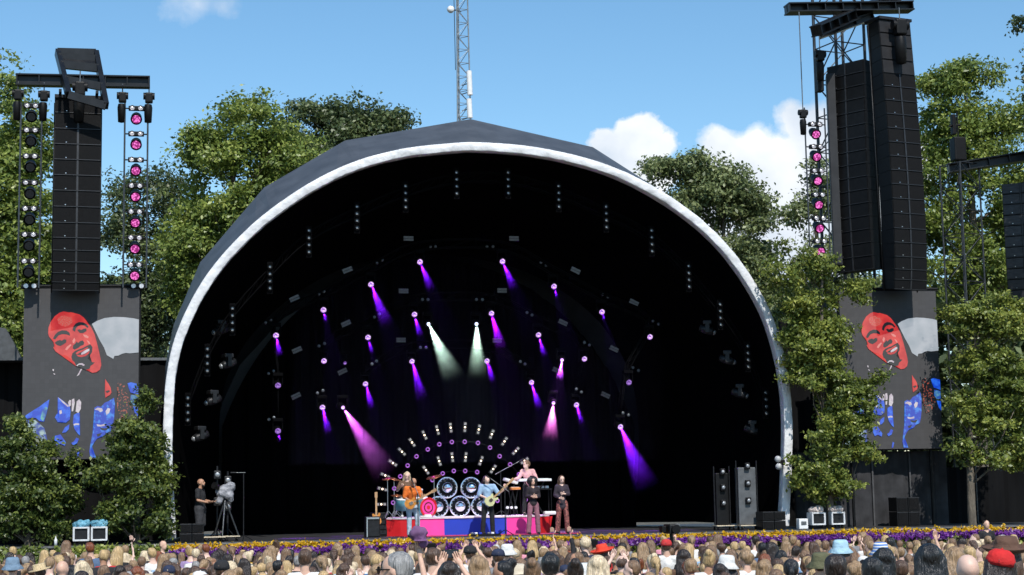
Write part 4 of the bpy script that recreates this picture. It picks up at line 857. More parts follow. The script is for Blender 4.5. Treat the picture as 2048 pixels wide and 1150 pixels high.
for rs, nm in ((rings1[1:14], 'outer'), (rings2[:5], 'inner')):
    pts = [uz(*C3(x, y), AV+.15) for x, y in rs]; c = smooth_curve(pts, 4)
    c = [(c[0][0]-.05, TOPZ)]+[tuple(p) for p in c]+[(c[-1][0]+.05, TOPZ)]
    a = MB(); a.tube([(p[0], 0, p[1]) for p in c], .018); tag(a.build('pipe_arc', INK, loc=W(0, AV+.15, 0), rz=ANG), '%s curved black pipe carrying violet ring lamps over the drum platform' % nm, 'pipe')
# ---------------------------------------------------------------- people
dg = bpy.context.evaluated_depsgraph_get
def remesh(mb, voxel, smooth=2, disp=0, dscale=12., seed=0):
    me = bpy.data.meshes.new('tmp'); me.from_pydata(mb.v, [], mb.f); me.update()
    o = bpy.data.objects.new('tmp', me); sc.collection.objects.link(o)
    m = o.modifiers.new('r', 'REMESH'); m.mode = 'VOXEL'; m.voxel_size = voxel
    if smooth: s = o.modifiers.new('s', 'SMOOTH'); s.factor = .5; s.iterations = smooth
    ev = o.evaluated_get(dg()); out = bpy.data.meshes.new_from_object(ev); bpy.data.objects.remove(o); bpy.data.meshes.remove(me)
    if disp:
        for v in out.vertices:
            k = noise.noise(v.co*dscale+Vector((seed, seed, 0)))*disp+noise.noise(v.co*dscale*2.7)*disp*.5; v.co += v.normal*k
    for p in out.polygons: p.use_smooth = True
    return out
def cap(mb, p0, p1, r0, r1=None, n=10):
    r1 = r0 if r1 is None else r1; mb.ball(p0, r0, n); mb.ball(p1, r1, n); mb.cyl(p0, p1, r0, r1, n); return mb
def V(*a): return Vector(a)
POSE = dict(hip=V(0, 0, .93), waist=V(0, 0, 1.1), chest=V(0, .0, 1.28), neck=V(0, .01, 1.46), head=V(0, -.01, 1.62), hr=V(0, 0, 0),
    shl=V(.17, .01, 1.41), shr=V(-.17, .01, 1.41), ell=V(.23, .03, 1.13), elr=V(-.23, .03, 1.13), wrl=V(.24, -.07, .88), wrr=V(-.24, -.07, .88),
    hpl=V(.09, 0, .9), hpr=V(-.09, 0, .9), knl=V(.125, -.02, .5), knr=V(-.125, -.02, .5), anl=V(.155, .02, .09), anr=V(-.155, .02, .09), toel=V(.14, -.15, .04), toer=V(-.14, -.15, .04),
    hdl=None, hdr=None)      # left = +x, front = -y
def pose(**k):
    d = dict(POSE)
    for a, b in k.items(): d[a] = V(*b) if b is not None else None
    return d
def headrot(P): return Matrix.Rotation(R(P['hr'].z), 3, 'Z') @ Matrix.Rotation(R(P['hr'].y), 3, 'Y') @ Matrix.Rotation(R(P['hr'].x), 3, 'X')
def head_parts(mb, P, s=1.08):
    h = P['head']; q = headrot(P); T = lambda *a: h+q @ V(*a)
    mb.ball(T(0, .012, .028), (.076*s, .095*s, .088*s), 14, rot=q); mb.ball(T(0, -.03, -.045), (.056*s, .062*s, .068*s), 12, rot=q)
    mb.ball(T(0, -.052, -.088), (.028, .026, .022), 8, rot=q)
    mb.ball(T(0, -.096, -.012), (.013, .018, .026), 8, rot=q); mb.ball(T(0, -.104, -.028), (.017, .014, .011), 8, rot=q)
    for e in (-1, 1): mb.ball(T(e*.079, .012, -.005), (.012, .022, .032), 8, rot=q)
    cap(mb, P['neck']+V(0, 0, -.03), T(0, .02, -.05), .056, .052)
def hand(mb, w, el, d, size=1., curl=.5, side=1):
    ax = (d if d is not None else (w-el)).normalized(); sd = ax.cross(V(0, 1, 0.3)); sd = sd.normalized() if sd.length > .01 else V(1, 0, 0); nr = sd.cross(ax)
    rot = Matrix((sd, nr, ax)).transposed(); c = w+ax*.05*size
    mb.ball(c, (.041*size, .019*size, .052*size), 10, rot=rot)
    F_ = MB()
    for i, (o, l) in enumerate(((-.030, .062), (-.010, .075), (.010, .070), (.030, .055))):
        b = w+ax*.085*size+sd*o*size; k = b+ax*l*.5*size+nr*curl*.012; e = k+(ax*(1-curl)+nr*curl*1.2).normalized()*l*.5*size
        F_.tube([b-ax*.03, b, k, e], [.009*size, .0095*size, .0085*size, .006*size], n=6)
    t = -side; b = w+ax*.03*size+sd*.032*t*size; F_.tube([b, b+(ax*.6+sd*t*.8)*.035*size, b+(ax*1.0+sd*t*.7)*.055*size], [.013*size, .011*size, .007*size], n=6)
    return F_
def body_mesh(P, voxel=.02, fat=1., legs=True, hands=True, curl=.4, arms=True):
    mb = MB(); 
    cap(mb, P['hip'], P['waist'], .115*fat, .105*fat); cap(mb, P['waist'], P['chest'], .105*fat, .115*fat)
    mb.ball(P['hip'], (.15*fat, .11*fat, .12), 12); mb.ball(P['chest'], (.14*fat, .10*fat, .15), 12)
    cap(mb, P['shl'], P['shr'], .054*fat); cap(mb, P['chest'], P['neck'], .10, .055)
    fs = MB()
    for s in 'lr':
        sh, el, w = P['sh'+s], P['el'+s], P['wr'+s]; cap(mb, sh, el, .052*fat, .040*fat); cap(mb, el, w, .040*fat, .027)
        f = hand(mb, w, el, P['hd'+s], side=1 if s == 'l' else -1, curl=curl); fs.add(f.v, f.f, 0, True)
        if legs:
            cap(mb, P['hp'+s], P['kn'+s], .085*fat, .058); cap(mb, P['kn'+s], P['an'+s], .055, .036); cap(mb, P['an'+s]-V(0, 0, .03), P['toe'+s], .04, .032)
    head_parts(mb, P); me = remesh(mb, voxel)
    bm = bmesh.new(); bm.from_mesh(me); tmp = bpy.data.meshes.new('f'); tmp.from_pydata(fs.v, [], fs.f); tmp.polygons.foreach_set('use_smooth', [True]*len(tmp.polygons)); bm.from_mesh(tmp); bm.to_mesh(me); bm.free(); bpy.data.meshes.remove(tmp)
    return me
def shirt_mesh(P, voxel=.022, fat=1., sleeve=.6, length=.0, low=.0, loose=.02):
    mb = MB(); L = loose; hp = P['hip']+V(0, 0, length)
    cap(mb, hp, P['waist'], .115*fat+L, .106*fat+L); cap(mb, P['waist'], P['chest'], .106*fat+L, .116*fat+L); mb.ball(hp, (.15*fat+L, .112*fat+L, .10), 12)
    mb.ball(P['chest'], (.142*fat+L, .102*fat+L, .15+L*.5), 12)
    if low < .5: cap(mb, P['shl'], P['shr'], .055*fat+L*.6); cap(mb, P['chest'], P['neck']+V(0, 0, -.055), .095+L*.7, .055+L*.5)
    for s in 'lr':
        if low >= .5: cap(mb, P['sh'+s]*.8+P['chest']*.2+V(0, 0, .02), P['chest'], .03, .1); continue
        sh, el, w = P['sh'+s], P['el'+s], P['wr'+s]
        if sleeve > 0: t = min(1, sleeve); cap(mb, sh, sh.lerp(el, t), .051*fat+L*.8, (.05-.01*t)*fat+L)
        if sleeve > 1: cap(mb, el, el.lerp(w, sleeve-1), .042*fat+L, .03+L)
    return remesh(mb, voxel, disp=.006, dscale=9)
def trouser_mesh(P, voxel=.024, fat=1., loose=.018, flare=.0, short=1., skirt=False):
    mb = MB(); mb.ball(P['hip'], (.152*fat+loose, .112*fat+loose, .12), 12)
    for s in 'lr':
        cap(mb, P['hp'+s], P['kn'+s], .082*fat+loose, .056+loose+flare*.4)
        if short >= 1: e = P['an'+s]+V(0, 0, -.01); cap(mb, P['kn'+s], e, .056+loose+flare*.4, .042+loose+flare)
    return remesh(mb, voxel, disp=.006, dscale=8)
def shoe_mesh(P):
    mb = MB()
    for s in 'lr': a, t = P['an'+s], P['toe'+s]; cap(mb, a-V(0, 0, .045), t-V(0, 0, .0), .046, .04); cap(mb, a-V(0, -.03, .05), a-V(0, 0, .04), .044, .046)
    return remesh(mb, .016)
def hair_mesh(P, style, voxel=.018, seed=0):
    h = P['head']; q = headrot(P); T = lambda *a: h+q @ V(*a); mb = MB()
    mb.ball(T(0, .028, .042), (.088, .098, .09), 14, rot=q)
    if style == 'short': mb.ball(T(0, .045, -.005), (.084, .07, .07), 12, rot=q)
    if style == 'thin': mb = MB(); mb.ball(T(0, .04, .0), (.086, .08, .06), 12, rot=q); mb.ball(T(0, .03, .03), (.079, .09, .08), 12, rot=q)
    if style == 'curly':
        g = np.random.default_rng(seed)
        for _ in range(46):
            d = g.normal(size=3); d /= np.linalg.norm(d); d[1] = abs(d[1]) if d[2] < .2 else d[1]; mb.ball(T(d[0]*.085, .035+d[1]*.09, .04+d[2]*.09), .032, 8)
    if style == 'afro':
        g = np.random.default_rng(seed)
        mb.ball(T(0, .05, .03), (.15, .13, .15), 14, rot=q)
        for _ in range(60):
            d = g.normal(size=3); d /= np.linalg.norm(d)
            if d[1] < -.3: continue
            mb.ball(T(d[0]*.15, .05+d[1]*.12, .02+d[2]*.15), .035, 8)
    if style in ('long', 'mid', 'wavy'):
        L = {'long': .36, 'mid': .2, 'wavy': .3}[style]; b = T(0, .07, -.02)
        for x in (-.065, -.03, 0, .03, .065):
            p1 = V(b.x+x*1.25, b.y+.035-abs(x)*.4, b.z-L*.5); p2 = V(b.x+x*1.45, b.y+.05-abs(x)*.4, b.z-L-(.03 if abs(x) < .04 else 0))
            a0 = T(x, .06-abs(x)*.3, .03); cap(mb, a0, p1, .045, .046); cap(mb, p1, p2, .046, .028)
        for e in (-1, 1): cap(mb, T(e*.075, .01, .03), T(e*.082, .03, -.1), .03, .03)
    if style == 'bun': mb.ball(T(0, .045, -.01), (.082, .07, .07), 12, rot=q); mb.ball(T(0, .105, .105), .05, 12)
    if style == 'ponytail': mb.ball(T(0, .045, -.0), (.082, .072, .068), 12, rot=q); p = T(0, .12, .03); cap(mb, p, p+V(0, .06, -.05), .03, .034); cap(mb, p+V(0, .06, -.05), p+V(.01, .045, -.26), .036, .018)
    if style == 'braids':
        mb.ball(T(0, .045, -.0), (.082, .072, .068), 12, rot=q)
        for e in (-1, 1): cap(mb, T(e*.07, .05, -.06), T(e*.075, .06, -.16)+V(0, 0, -.12), .024, .016)
    return remesh(mb, voxel, smooth=1, disp=.006 if style != 'curly' else .006, dscale=16, seed=seed)
def beard_mesh(P):
    h = P['head']; q = headrot(P); mb = MB(); mb.ball(h+q @ V(0, -.045, -.085), (.055, .05, .05), 10, rot=q); mb.ball(h+q @ V(0, -.03, -.05), (.064, .045, .05), 10, rot=q); return remesh(mb, .014, disp=.006, dscale=30)
def hat_mesh(P, style):
    h = P['head']; q = headrot(P) @ Matrix.Rotation(R(-6), 3, 'X'); c = h+q @ V(0, .02, .06); mb = MB(); Z = q
    if style == 'bucket': mb.lathe([(0, .085), (.075, .083), (.094, .06), (.103, .0), (.108, -.02), (.16, -.075), (.158, -.08), (.1, -.025), (.097, 0)], c=c, rot=Z, n=24)
    if style == 'boater': mb.lathe([(0, .075), (.09, .075), (.095, .07), (.098, .0), (.17, -.004), (.17, -.014), (.095, -.014)], c=c, rot=Z, n=28)
    if style == 'wide': mb.lathe([(0, .075), (.05, .09), (.085, .085), (.10, .03), (.104, -.01), (.17, -.03), (.205, .0), (.205, -.008), (.17, -.04), (.1, -.02)], c=c, rot=Z, n=28)
    if style == 'cap':
        mb.lathe([(0, .075), (.05, .07), (.085, .045), (.1, .0), (.102, -.035), (.098, -.035)], c=c, rot=Z, n=22)
        mb.add([c+Z @ V(x, y, z) for x, y, z in [(-.075, -.08, -.03), (-.06, -.15, -.035), (0, -.18, -.03), (.06, -.15, -.035), (.075, -.08, -.03), (-.075, -.08, -.036), (-.06, -.15, -.041), (0, -.18, -.036), (.06, -.15, -.041), (.075, -.08, -.036)]], [(0, 1, 2, 3, 4), (9, 8, 7, 6, 5), (0, 5, 6, 1), (1, 6, 7, 2), (2, 7, 8, 3), (3, 8, 9, 4)])
        mb.ball(c+Z @ V(0, 0, .076), .008, 6)
    return mb
def link_mesh(name, me, mat, parent):
    o = bpy.data.objects.new(name, me); sc.collection.objects.link(o); o.parent = parent; me.materials.clear() if len(me.materials) else None; me.materials.append(mat); return o
HAIR = {}
def hairmat(name, c):
    if name in HAIR: return HAIR[name]
    HAIR[name] = M('hair_'+name, c, .38, var=.4, scale=60, stretch=(1, 1, .1), bump=.5, bscale=90, spec=.6); return HAIR[name]
for nm, c in dict(blonde=(.50, .34, .16), pale_blonde=(.66, .52, .34), dark_blonde=(.30, .19, .10), light_brown=(.19, .11, .06), brown=(.08, .042, .024), dark_brown=(.022, .012, .008), black=(.008, .007, .007), grey=(.28, .27, .26), white=(.55, .54, .52), red=(.20, .055, .018)).items(): hairmat(nm, c)
SKIN = {k: M('skin_'+k, c, .5, var=.12, scale=7, spec=.35) for k, c in dict(fair=(.74, .50, .40), light=(.66, .41, .30), tan=(.45, .24, .15), brown=(.16, .075, .04)).items()}
CLOTH = {}
def cloth(name, c, **k):
    if name not in CLOTH: CLOTH[name] = M('cloth_'+name, c, .85, var=k.get('var', .14), scale=k.get('scale', 8), bump=.5, bscale=14)
    return CLOTH[name]
for nm, c in dict(white=(.68, .67, .64), cream=(.58, .50, .38), black=(.014, .014, .016), navy=(.018, .026, .06), grey=(.22, .22, .23), beige=(.42, .33, .22), pink=(.62, .26, .32), light_blue=(.28, .42, .58), blue=(.05, .16, .36), red=(.5, .03, .03), olive=(.10, .10, .05), green=(.06, .16, .07), mustard=(.5, .30, .05), lilac=(.36, .26, .46), brown=(.13, .07, .04), denim=(.08, .13, .22), orange=(.72, .16, .02)).items(): cloth(nm, c)
def eyes(P, parent):
    h = P['head']; q = headrot(P); a = MB()
    for e in (-1, 1): a.ball(h+q @ V(e*.031, -.084, .008), (.014, .008, .008), 8, rot=q); a.box(h+q @ V(e*.031, -.088, .026), (.03, .008, .006), rot=q)
    a.build('eyes', HAIR['dark_brown'], parent); a = MB(); a.ball(h+q @ V(0, -.084, -.058), (.024, .01, .008), 8, rot=q); a.build('lips', M('lips', (.38, .10, .09), .5), parent)
def person(label, loc, rz, P, skin='light', hair='brown', style='short', shirt='white', sleeve=.6, trousers='black', loose=.02, fat=1., tl=.018, flare=0, length=0, short=1., hat=None, hatmat=None, beard=None, shoes=None, group=None, voxel=.016, sm=None, tm=None, sc_=1., curl=.5, low=0, belly=None):
    r = thing('person', label, 'person', loc, rz=rz, group=group); r.scale = (sc_, sc_, sc_)
    link_mesh('body', body_mesh(P, voxel, fat, curl=curl), SKIN[skin], r)
    link_mesh('shirt', shirt_mesh(P, .02, fat, sleeve, length=length, loose=loose, low=low), sm or CLOTH[shirt], r)
    link_mesh('trousers', trouser_mesh(P, .022, fat, tl, flare, short), tm or CLOTH[trousers], r)
    link_mesh('shoes', shoe_mesh(P), CLOTH[shoes or 'black'], r)
    if style: link_mesh('hair', hair_mesh(P, style, seed=len(label)), HAIR[hair], r)
    if beard: link_mesh('beard', beard_mesh(P), HAIR[beard], r)
    if hat: hat_mesh(P, hat).build('hat', hatmat or CLOTH['black'], r)
    eyes(P, r); return r
def gp(px, py, v, z=DECK): u, zz = uz(px, py, v); return W(u, v, z)
FACE = ANG              # facing the audience
def uV(px, v): return uz(px, 1050, v)[0]
STV = 1.35
# guitarist in orange
P1 = pose(hip=(0, .05, .93), waist=(0, .02, 1.1), chest=(.01, -.05, 1.27), neck=(.02, -.13, 1.42), head=(.03, -.19, 1.545), hr=(38, 0, 5), shl=(.19, -.07, 1.37), shr=(-.17, -.09, 1.38), ell=(.27, -.12, 1.13), elr=(-.22, -.06, 1.12), wrl=(.27, -.34, 1.12), wrr=(-.03, -.27, 1.0), hdl=(-.2, -.2, .5), hdr=(1, -.2, -.2), knl=(.15, -.08, .5), knr=(-.08, -.04, .5), anl=(.16, .02, .09), anr=(-.08, .02, .09), toel=(.2, -.14, .04), toer=(-.1, -.15, .04))
PL1 = W(uV(824, STV), STV, DECK)
person('guitarist in an orange shirt and pale blue trousers looking down at his guitar', PL1, FACE, P1, skin='tan', hair='pale_blonde', style='thin', shirt='orange', sleeve=.95, loose=.026, tm=cloth('pale_denim', (.42, .50, .58)), flare=.016, tl=.012, beard='brown', fat=1.02)
P3 = pose(chest=(0, .01, 1.28), neck=(0, .02, 1.46), head=(-.02, .0, 1.61), hr=(-22, 14, 30), shl=(.18, .0, 1.41), shr=(-.18, .02, 1.41), ell=(.30, -.10, 1.19), elr=(-.25, .0, 1.16), wrl=(.50, -.22, 1.33), wrr=(-.05, -.2, 1.06), hdl=(-.3, -.2, .8), hdr=(1, -.3, -.1), knl=(.12, -.03, .5), knr=(-.13, -.03, .5), anl=(.14, .0, .09), anr=(-.16, .0, .09))
PL3 = W(uV(976, STV+.2), STV+.2, DECK)
person('singer at centre in a light blue shirt holding a pale guitar, head tipped back', PL3, FACE, P3, skin='fair', hair='dark_brown', style='mid', shirt='light_blue', sleeve=1.0, loose=.028, tm=cloth('black_flares', (.01, .011, .012)), flare=.018, tl=.012)
P5 = pose(head=(0, -.01, 1.60), hr=(-8, 0, 0), shl=(.15, .01, 1.40), shr=(-.15, .01, 1.40), ell=(.20, .02, 1.15), elr=(-.20, .02, 1.15), wrl=(.06, -.2, 1.12), wrr=(-.06, -.2, 1.15), hdl=(-1, -.1, .2), hdr=(1, -.1, .2))
person('backing singer with a big dark afro and loose mauve trousers', W(uV(1067, STV+.1), STV+.1, DECK), FACE, P5, skin='light', hair='black', style='afro', sm=cloth('black_jacket', (.02, .014, .018)), sleeve=1.7, loose=.018, tm=cloth('mauve', (.26, .11, .14)), flare=.025, tl=.014, fat=.9, sc_=.95)
P6 = pose(head=(0, -.02, 1.60), hr=(14, 0, 8), shl=(.15, .01, 1.40), shr=(-.15, .01, 1.40), ell=(.21, .02, 1.16), elr=(-.21, .02, 1.14), wrl=(.05, -.19, 1.17), wrr=(-.12, -.2, 1.05), hdl=(-1, -.1, .2), hdr=(.6, -.5, -.1))
pat = M('cloth_patterned', (.22, .07, .06), .8, var=.95, scale=22)
person('backing singer in a dark jacket and patterned rust trousers at the right end', W(uV(1125, STV+.1), STV+.1, DECK), FACE, P6, skin='fair', hair='brown', style='long', sm=cloth('plum_jacket', (.035, .025, .035)), sleeve=1.8, loose=.02, length=-.12, tm=pat, flare=.02, tl=.014, fat=.9, sc_=.98)
P2 = pose(hip=(0, 0, .55), waist=(0, 0, .72), chest=(0, -.03, .9), neck=(0, -.05, 1.08), head=(0, -.08, 1.23), hr=(25, 10, 0), shl=(.18, -.03, 1.03), shr=(-.18, -.03, 1.03), ell=(.3, -.1, .78), elr=(-.3, -.08, .80), wrl=(.25, -.36, .84), wrr=(-.22, -.34, .92), hpl=(.1, 0, .53), hpr=(-.1, 0, .53), knl=(.2, -.42, .5), knr=(-.2, -.42, .5), anl=(.2, -.4, .1), anr=(-.2, -.4, .1), toel=(.22, -.56, .05), toer=(-.22, -.56, .05))
person('blond drummer seated behind the orange guitarist', W(uV(814, 3.5), 3.5, TOPZ), FACE, P2, skin='fair', hair='pale_blonde', style='mid', shirt='brown', sleeve=.8, trousers='black', shoes='white')
P4 = pose(waist=(0, -.02, 1.08), chest=(-.04, -.08, 1.24), neck=(-.08, -.13, 1.40), head=(-.11, -.19, 1.54), hr=(5, 0, -60), shl=(.12, -.12, 1.36), shr=(-.2, -.06, 1.36), ell=(.22, -.2, 1.1), elr=(-.34, -.16, 1.14), wrl=(-.05, -.4, 1.05), wrr=(-.5, -.3, 1.10))
person('keyboard player in a pale pink shirt leaning to a microphone behind the keyboards', W(uV(1060, 3.5), 3.6, TOPZ), FACE, P4, skin='fair', hair='light_brown', style='curly', sm=cloth('pale_pink', (.66, .36, .36)), sleeve=1.9, trousers='black', sc_=.98)
P7 = pose(head=(0, -.03, 1.62), hr=(-12, 0, 0), ell=(.24, -.02, 1.14), elr=(-.24, -.02, 1.14), wrl=(.16, -.30, 1.10), wrr=(-.14, -.28, 1.08), hdl=(-.2, -1, .1), hdr=(.2, -1, .1))
person('bearded stage hand in black t-shirt and dark shorts at the left of the stage', W(uV(400, 1.3), 1.3, DECK), ANG+R(68), P7, skin='tan', hair='brown', style=None, shirt='black', sleeve=.7, trousers='grey', short=.5, tl=.05, loose=.03, beard='dark_brown', fat=1.08, tm=cloth('dark_shorts', (.03, .03, .034)))
# ---------------------------------------------------------------- instruments
def local_thing(name, label, cat, person_loc, rz=FACE, group=None): return thing(name, label, cat, person_loc, rz=rz, group=group)
def guitar(label, loc, body_c, neck_e, bodycol, flip=1):
    r = thing('electric_guitar', label, 'guitar', loc, rz=FACE); c = V(*body_c); e = V(*neck_e); d = (e-c).normalized(); nr = V(0, -1, .1); nr = (nr-d*nr.dot(d)).normalized(); s = nr.cross(d)
    rot = Matrix((s, nr, d)).transposed(); a = MB()
    out = [(-.10, -.20), (-.155, -.12), (-.14, -.03), (-.10, .03), (-.13, .12), (-.085, .16), (-.04, .09), (.0, .08), (.04, .09), (.10, .13), (.12, .08), (.09, .02), (.12, -.04), (.155, -.13), (.10, -.21), (0, -.235)]
    f = [c+rot @ V(x, .022, z) for x, z in out]; b = [c+rot @ V(x, -.022, z) for x, z in out]; n = len(out)
    a.add(f+b, [tuple(range(n)), tuple(reversed(range(n, 2*n)))]+[(i, i+n, (i+1) % n+n, (i+1) % n) for i in range(n)]); a.build('guitar_body', bodycol, r)
    a = MB(); p0 = c+d*.05+nr*.028; L = (e-p0).length; a.box((p0+e)/2, (.052, .022, L), rot=rot); a.build('neck', M('maple', (.42, .25, .12), .4, var=.2), r)
    a = MB(); a.box(e+d*.07, (.08, .018, .16), rot=rot); a.build('headstock', MATS['maple'], r)
    a = MB(); a.box(c+nr*.03+d*-.04, (.09, .014, .1), rot=rot); a.build('pickguard', CHR, r)
    a = MB(); a.cyl(c+nr*.03-d*.12, e, .004, n=4); a.build('strings', ALU, r)
    return r
guitar('amber electric guitar played by the man in orange', PL1, (-.02, -.30, .98), (.52, -.40, 1.27), M('amber_wood', (.52, .20, .03), .3, var=.4, scale=6))
guitar('pale yellow electric guitar with its neck raised, played by the centre singer', PL3, (.08, -.26, 1.04), (.60, -.34, 1.52), M('pale_yellow_lacquer', (.58, .56, .30), .3, var=.1))
def mic_stand(label, base, tip, rz=FACE, straight=False):
    r = thing('microphone_stand', label, 'microphone stand', base, rz=rz); t = V(*tip); h = t.z*.82 if not straight else t.z
    a = MB(); a.cyl((0, 0, .03), (0, 0, h), .016, n=8); a.build('stand_pole', DRK, r)
    for k in range(3):
        q = 2*math.pi*k/3+.4; a = MB(); a.cyl((0, 0, .16), (.28*math.cos(q), .28*math.sin(q), .01), .012, n=6); a.build('leg', DRK, r)
    a = MB(); back = V(-t.x*.3, -t.y*.3, h-(t.z-h)*.3); a.cyl(back, t, .011, n=6); a.build('boom', GRY, r)
    a = MB(); d = (t-back).normalized(); a.cyl(t, t+d*.13, .014, .024, n=10); a.ball(t+d*.15, .028, 10); a.build('microphone', DRK, r); return r
mic_stand('boom microphone stand in front of the centre singer', PL3+(-U*.0)+(-N*.45)+U*.42, (-.38, .12, 1.62))
mic_stand('long boom microphone stand reaching up to the keyboard player', W(uV(1003, 3.3), 3.3, TOPZ), (.58, .05, 1.62))
mic_stand('straight microphone stand in front of the orange guitarist', PL1-N*.5+U*.1, (-.1, .1, 1.5))
# drum kit
DC = lambda px, py, v: (lambda q: V(q[0], v, q[1]))(uz(px, py, v))
kit = thing('drum_kit', 'drum kit with pink target bass drum, teal toms and cymbals behind the orange guitarist', 'drum kit', W(uV(830, 3.1), 3.1, TOPZ))
ko = V(uV(830, 3.1), 3.1, TOPZ); K = lambda px, py, v: DC(px, py, v)-ko
TEAL = M('teal_shell', (.16, .45, .52), .3, var=.35, scale=5); 
rr = .27; c = K(857, 1018, 2.85); c.z = rr+.02; q = Matrix.Rotation(R(22), 3, 'Z') @ Matrix.Rotation(R(90), 3, 'X')
a = MB(); a.lathe([(rr, -.4), (rr, 0)], c=c, rot=q, n=28); bd = a.build('bass_drum', TEAL, kit)
a = MB(); cols_ = [(0, .06, 0), (.06, .12, 1), (.12, .16, 2), (.16, .225, 1), (.225, rr, 0)]
for r0_, r1_, mi in cols_: a.lathe([(r0_, .004), (r1_, .004)], c=c, rot=q, n=28, mi=mi)
a.build('drum_head', [RED, PNK, MAR], bd)
a = MB(); a.lathe([(rr, -.02), (rr+.02, -.01), (rr+.02, .02), (rr-.005, .02)], c=c, rot=q, n=28); a.build('hoop', RED, bd)
for px, py, r_, h_, v in [(804, 1008, .2, .34, 3.0), (842, 1005, .19, .32, 3.0), (835, 985, .15, .2, 3.1), (818, 990, .14, .2, 3.2)]:
    c = K(px, py, v); t = Matrix.Rotation(R(12), 3, 'X'); a = MB(); a.lathe([(0, -h_/2), (r_, -h_/2), (r_, h_/2)], c=c, rot=t, n=20); tm_ = a.build('tom', TEAL, kit)
    a = MB(); a.lathe([(0, h_/2+.004), (r_+.008, h_/2+.004), (r_+.008, h_/2-.02)], c=c, rot=t, n=20); a.build('skin', WHT, tm_)
    a = MB(); a.cyl((c.x, c.y, c.z-h_/2), (c.x, c.y, .01), .014); a.build('tom_leg', ALU, tm_)
BRZ = M('cymbal_bronze', (.45, .16, .08), .25, .8, var=.2)
for px, py, r_, t_ in [(788, 957, .24, 14), (775, 957, .17, -8), (868, 953, .25, -14), (793, 990, .17, 0)]:
    c = K(px, py, 2.95); t = Matrix.Rotation(R(t_), 3, 'Y') @ Matrix.Rotation(R(10), 3, 'X'); a = MB(); a.lathe([(0, .03), (.03, .025), (.05, .01), (r_, -.015), (r_, -.019), (.05, .006)], c=c, rot=t, n=22); cy = a.build('cymbal', BRZ, kit)
    a = MB(); a.cyl((c.x, c.y, c.z), (c.x, c.y, .1), .011); 
    for k in range(3): qq = 2*math.pi*k/3; a.cyl((c.x, c.y, .22), (c.x+.2*math.cos(qq), c.y+.2*math.sin(qq), .012), .009, n=5)
    a.build('cymbal_stand', ALU, cy)
o = thing('towel_pile', 'white cloth lying on the platform edge left of the bass drum', 'cloth', W(uV(852, 2.7), 2.72, TOPZ))
a = MB(); a.bbox((0, 0, .03), (.35, .16, .05), .02); a.bbox((.06, 0, .07), (.2, .13, .04), .015); a.build('towel', CLOTH['white'], o)
# keyboards
def keyboard(label, px, py, v, w_, tilt, mat, rz=0):
    u, z = uz(px, py, v); r = thing('keyboard', label, 'keyboard', W(u, v, TOPZ), rz=ANG+R(rz)); h = z-TOPZ; q = Matrix.Rotation(R(tilt), 3, 'Y')
    a = MB(); a.bbox((0, 0, h), (w_, .3, .075), .012, rot=q); a.build('case', mat, r)
    a = MB(); a.box(q @ V(0, .06, .04)+V(0, 0, h), (w_*.86, .13, .012), rot=q); a.build('keys', WHT, r)
    for s in (-1, 1): a = MB(); a.cyl((s*w_*.3, 0, h-.04), (-s*w_*.26, 0, .02), .018, n=6); a.build('leg', DRK, r)
    return r
keyboard('long white edged keyboard behind the singer with the afro', 1069, 960, 3.2, 1.0, 0, WHT)
keyboard('white keyboard tilted toward the player', 1021, 962, 3.1, .42, 18, WHT)
keyboard('small orange keyboard at the left of the keyboards', 1030, 977, 3.0, .28, 0, M('orange_wood', (.62, .22, .05), .45, var=.15))
o = thing('keyboard_table', 'black table with white knobbed modules under the keyboards', 'table', W(uV(1085, 3.4), 3.4, TOPZ))
a = MB(); a.box((0, 0, .78), (.55, .4, .04)); a.build('top', BLK, o)
for sx in (-1, 1):
    for sy in (-1, 1): a = MB(); a.cyl((sx*.25, sy*.17, 0), (sx*.25, sy*.17, .76), .015); a.build('leg', BLK, o)
for k in range(3): a = MB(); a.bbox((-.15+.14*k, -.12, .84), (.1, .08, .07), .01); a.build('module', WHT, o)
for i, (px, py) in enumerate([(1014, 1015), (1022, 1015), (1031, 1015)]):
    u, z = uz(px, py, 2.9); o = thing('floor_lamp', 'small pale lamp, %s of three under the tilted keyboard' % ORD[i], 'stage light', W(u, 2.9, z), group='three pale lamps under the keyboards')
    a = MB(); a.cyl((0, 0, 0), (0, -.1, 0), .04, n=10); a.build('housing', WHT, o); a = MB(); a.cyl((0, .05, 0), (0, .05, TOPZ-z), .01); a.build('stalk', DRK, o)
o = thing('effects_pedalboard', 'board of small effects pedals at the feet of the centre singer', 'pedalboard', W(uV(968, .9), .9, DECK))
a = MB(); a.box((0, 0, .03), (.9, .35, .05)); a.build('board', BLK, o)
for k in range(7): a = MB(); a.bbox((-.36+.12*k, -.05+.04*(k % 2), .08), (.08, .12, .05), .01); a.build('pedal', [GRY, WHT, BLU, DRK][k % 4], o)
o = thing('amplifier', 'black guitar amplifier at the left end of the striped platform', 'amplifier', W(uV(746, 2.0), 2.0, DECK))
a = MB(); a.bbox((0, .2, .3), (.42, .36, .6), .02); a.build('cabinet', BLK, o); a = MB(); a.box((0, .015, .26), (.36, .02, .44)); a.build('grille', DRK, o); a = MB(); a.box((-.17, .0, .3), (.03, .03, .56)); a.box((0, .0, .55), (.36, .02, .05)); a.build('trim', ALU, o)
guitar('spare sunburst guitar standing upright beside the amplifier', W(uV(752, 2.7), 2.7, DECK), (0, -.05, .55), (.01, 0, 1.15), MATS['amber_wood'])
o = thing('equipment_rack', 'black rack beside the left end of the striped platform', 'equipment rack', W(uV(757, 3.4), 3.4, DECK))
